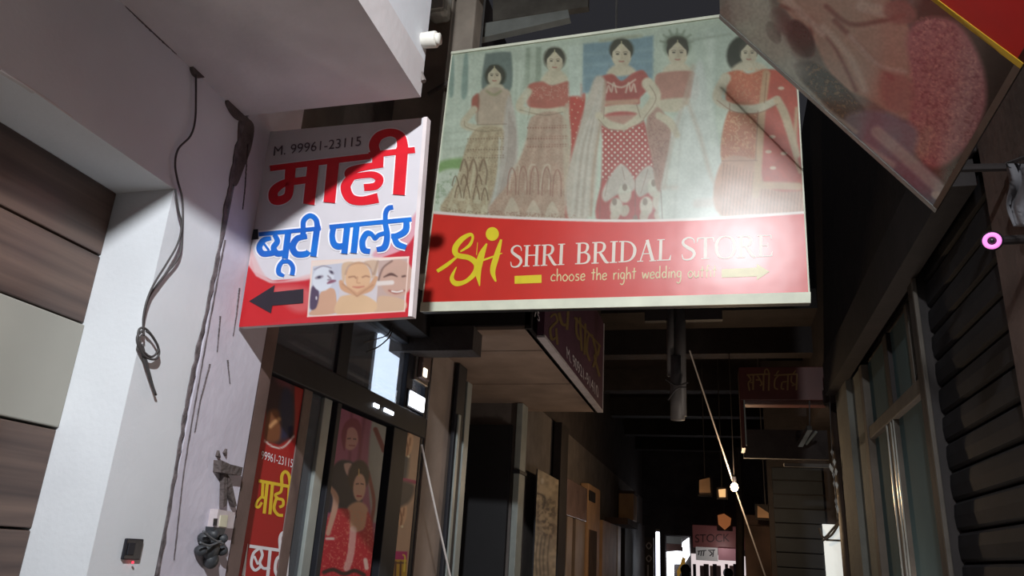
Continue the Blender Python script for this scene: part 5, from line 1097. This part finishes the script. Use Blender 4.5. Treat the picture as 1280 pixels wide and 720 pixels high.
lit('tan_wall_panel', 'tan wall panel lit by the bulb right of the pale line', 'panel', [(947, 632), (968, 646), (969, 648), (947, 647)], 9.1, 0.05, TANPANEL)
lit('amber_post', 'amber lit post at the far right of the passage', 'post', [(984, 656), (994, 656), (997, 730), (985, 730)], 9.6, 0.05, emat('amber_post_glow', (206, 156, 104), 0.55))
cbm = thing('cross_beam', (0.6, 9.3, 2.3), 'brown beam crossing the passage above the amber post', 'beam')
q0 = onY(930, 656, 9.4); q1 = onY(1000, 646, 9.4); box('beam', BROWNCON, (q0[0], q1[0]), (9.4, 9.5), (q0[2], q1[2]), cbm, 0.01); box('upright', BROWNCON, (q0[0], q0[0]+0.45), (9.42, 9.48), (0, q0[2]), cbm, 0.01)
po = MB().tube([onY(925, 730, 10.0), onY(925, 640, 10.0), onY(922, 560, 10.0)], 0.05, 10).build('dark_pole', DARKBR); tag(po, 'dark pole standing right of the stock sign', 'pole')

# end of the alley: lit shop with a red-brown STOCK sign
es = thing('stock_sign', tuple(onY(900, 680, 15.9)), 'red-brown STOCK sign over the lit shop at the alley end', 'signboard')
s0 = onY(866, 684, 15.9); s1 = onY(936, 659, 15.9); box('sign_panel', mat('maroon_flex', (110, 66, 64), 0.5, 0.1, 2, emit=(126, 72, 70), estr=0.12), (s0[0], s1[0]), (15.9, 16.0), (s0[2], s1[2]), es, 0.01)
for q in (s0[0]+0.1, s1[0]-0.1): box('wall_arm', DARKBR, (q-0.02, q+0.02), (16.0, 16.62), (s0[2]+0.05, s0[2]+0.1), es)
PE = Plane((0, 15.9, 0), (0, -1, 0)); k = Ink(PE, 0.004); k.text('STOCK', (869, 678), (912, 677), (0, -10)); tag(k.build('lettering', mat('dark_maroon_ink', (60, 34, 34), 0.5, 0.05, 10), es), 'dark capitals STOCK', kind='stuff')
sub = thing('offer_panel', tuple(onY(900, 699, 15.9)), 'white and pink Hindi offer panel under the stock sign', 'signboard')
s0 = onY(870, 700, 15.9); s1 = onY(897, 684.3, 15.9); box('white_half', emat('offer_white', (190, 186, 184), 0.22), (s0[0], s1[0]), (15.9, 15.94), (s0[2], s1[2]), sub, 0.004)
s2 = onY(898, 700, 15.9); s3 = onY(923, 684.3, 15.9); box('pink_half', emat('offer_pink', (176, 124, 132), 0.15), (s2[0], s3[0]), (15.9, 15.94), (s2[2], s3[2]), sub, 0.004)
box('wall_arm', DARKBR, (s0[0]+0.2, s0[0]+0.24), (15.94, 16.27), (s0[2]+0.05, s0[2]+0.1), sub)
PE2 = Plane((0, 15.9, 0), (0, -1, 0)); k = Ink(PE2, 0.004)
k.strokes([([(872, 689), (883, 688)], 1.2), ([(874, 689), (873, 694)], 1.3), ([(877, 689), (876, 695)], 1.3), ([(880, 689), (879, 695)], 1.3), ([(885, 688), (894, 687.5)], 1.2), ([(887, 689), (890, 692), (887, 695)], 1.3), ([(892, 688), (891, 696)], 1.3)]); tag(k.build('lettering', BLACKI, sub), kind='stuff')
shp = thing('lit_shop_window', tuple(onY(890, 730, 16.3)), 'brightly lit white shop window at the very end of the alley', 'shop window')
s0 = onY(862, 740, 16.4); s1 = onY(940, 696, 16.4)
box('window_glow', emat('shop_white_glow', (236, 222, 222), 0.8), (s0[0], s1[0]), (16.4, 16.44), (0.4, s1[2]), shp)
for i, px in enumerate((868, 878, 884, 889, 894, 899, 908, 915, 921)):
    a = onY(px, 705+2*(i % 2), 16.3); box('hanging_garment', mat('garment_%d' % (i % 4), [(70, 66, 74), (150, 130, 130), (96, 84, 84), (214, 190, 180)][i % 4], 0.8, 0.15, 8), (a[0]-0.03-0.02*(i % 3), a[0]+0.03), (16.28, 16.32), (1.0, a[2]), shp, 0.008)
gs = thing('glowing_sign_box', tuple(onY(845, 720, 15.2)), 'overexposed white light box left of the stock sign', 'light box')
q = [onY(a, b, 15.2) for a, b in ((833, 690), (852, 688), (853, 678), (861, 672), (862, 694), (855, 705), (842, 705), (842, 722), (834, 722))]
MB().prism(q, (0, 0.1, 0)).build('lit_face', emat('sign_overexposed', (240, 246, 255), 4.0), gs); q0 = onY(832, 728, 15.3); q1 = onY(863, 670, 15.3); box('casing', DARKBR, (q0[0], q1[0]), (15.31, 15.4), (1.0, q1[2]), gs)
hp = thing('grey_header_board', tuple(onY(842, 684, 15.0)), 'grey and brown header board above the overexposed light box', 'board')
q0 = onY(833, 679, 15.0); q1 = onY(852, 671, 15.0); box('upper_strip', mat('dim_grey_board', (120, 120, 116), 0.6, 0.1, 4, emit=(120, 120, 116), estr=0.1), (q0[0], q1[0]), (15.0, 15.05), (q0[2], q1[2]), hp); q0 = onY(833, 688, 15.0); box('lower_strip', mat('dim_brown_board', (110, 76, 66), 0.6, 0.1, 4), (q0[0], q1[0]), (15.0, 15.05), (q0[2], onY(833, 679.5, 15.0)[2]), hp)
yc = thing('yellow_cloth', tuple(onY(852, 720, 14.9)), 'yellow cloth hanging by the overexposed light box', 'cloth')
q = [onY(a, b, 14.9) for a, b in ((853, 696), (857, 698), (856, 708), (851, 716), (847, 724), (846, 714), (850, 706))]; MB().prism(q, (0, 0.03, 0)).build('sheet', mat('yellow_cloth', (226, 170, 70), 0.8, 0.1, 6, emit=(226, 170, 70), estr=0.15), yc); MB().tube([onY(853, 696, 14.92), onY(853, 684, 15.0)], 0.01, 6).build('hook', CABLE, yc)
# two shoppers at the far end (only the tops of their heads reach into the picture)
def person(name, label, px, py_top, Y, shirt, hgt):
    top = onY(px, py_top, Y); x0 = float(top[0]); s = hgt/1.7; t = thing(name, (x0, Y, 0), label, 'person')
    P = {'pel': (0, 0, .95), 'waist': (0, 0, 1.08), 'chest': (0, 0, 1.3), 'neck': (0, 0, 1.46), 'head': (0, -.01, 1.56), 'crown': (0, -.01, 1.64)}
    rad = {'pel': .14, 'waist': .13, 'chest': .15, 'neck': .055, 'head': .085, 'crown': .075}; E_ = [('pel', 'waist'), ('waist', 'chest'), ('chest', 'neck'), ('neck', 'head'), ('head', 'crown')]
    for sd, n in ((-1, 'l'), (1, 'r')):
        for nm, c, r in (('hip', (.10*sd, 0, .90), .095), ('knee', (.11*sd, -.02, .48), .065), ('ank', (.11*sd, .02, .08), .045), ('toe', (.12*sd, -.14, .04), .035), ('sho', (.19*sd, 0, 1.4), .065), ('elb', (.25*sd, .02, 1.12), .048), ('wri', (.25*sd, -.10, .90), .033), ('hand', (.24*sd, -.14, .82), .034)): P[nm+n] = c; rad[nm+n] = r
        E_ += [('pel', 'hip'+n), ('hip'+n, 'knee'+n), ('knee'+n, 'ank'+n), ('ank'+n, 'toe'+n), ('chest', 'sho'+n), ('sho'+n, 'elb'+n), ('elb'+n, 'wri'+n), ('wri'+n, 'hand'+n)]
    K = list(P); me = bpy.data.meshes.new('body'); me.from_pydata([tuple(c*s for c in P[k_]) for k_ in K], [(K.index(a), K.index(b)) for a, b in E_], []); me.materials.append(shirt)
    o = bpy.data.objects.new('body', me); COL.objects.link(o); o.parent = t; ORG[o] = ORG[t]
    o.modifiers.new('skin', 'SKIN')
    for v, k_ in zip(me.skin_vertices[0].data, K): v.radius = (rad[k_]*s, rad[k_]*s*0.85); v.use_root = (k_ == 'pel')
    u = o.modifiers.new('sub', 'SUBSURF'); u.levels = 1; u.render_levels = 2
    c = np.array([x0, Y, 0]); MB().sphere(c+np.array([0, .01, 1.63])*s, np.array((.092, .1, .09))*s, 14, 10).build('hair', mat('black_hair', (24, 20, 20), 0.5, 0.1, 30), t, True)
person('person', 'person in dark clothes walking away before the yellow cloth, head only in view', 857, 710, 13.5, mat('dark_blue_cloth', (36, 44, 56), 0.9, 0.1, 10), 1.62)
person('person', 'person in dark clothes before the lit shop window, right of the other', 910, 712, 14.5, mat('dark_grey_cloth', (40, 36, 40), 0.9, 0.1, 10), 1.60)
point('end_shop_light', (0.0, 15.6, 2.0), 2, (1.0, 0.92, 0.9), 0.1)

# unseen tube lights added as fill, below the picture's lower edge
def fill_light(label, y0, y1, z, power, col):
    t = thing('fill_tube_light', (0.92, (y0+y1)/2, z), label, 'lamp', 'fill tube lights added on the right')
    MB().tube([(0.89, y0, z), (0.89, y1, z)], 0.014, 12).build('tube', emat('tube_fill_glow', (255, 244, 232), 3.0), t, True); box('batten', WHITEPL, (0.908, 0.938), (y0-0.04, y1+0.04), (z-0.03, z+0.03), t, 0.005)
    l = bpy.data.lights.new('fill_tube', 'AREA'); l.shape = 'RECTANGLE'; l.size = y1-y0; l.size_y = 0.05; l.energy = power; l.color = col
    o = bpy.data.objects.new('fill_tube', l); COL.objects.link(o); o.location = (0.87, (y0+y1)/2, z)
    o.rotation_euler = Vector((-0.85, 0, 0.5)).to_track_quat('-Z', 'X').to_euler()
fill_light('added white fill tube low on the right pillar beside the viewer', 0.3, 1.3, 1.2, 4.5, (1.0, 0.93, 0.88))
fill_light('added warm fill tube low under the right-hand windows', 4.2, 5.2, 1.15, 15.0, (1.0, 0.86, 0.76))
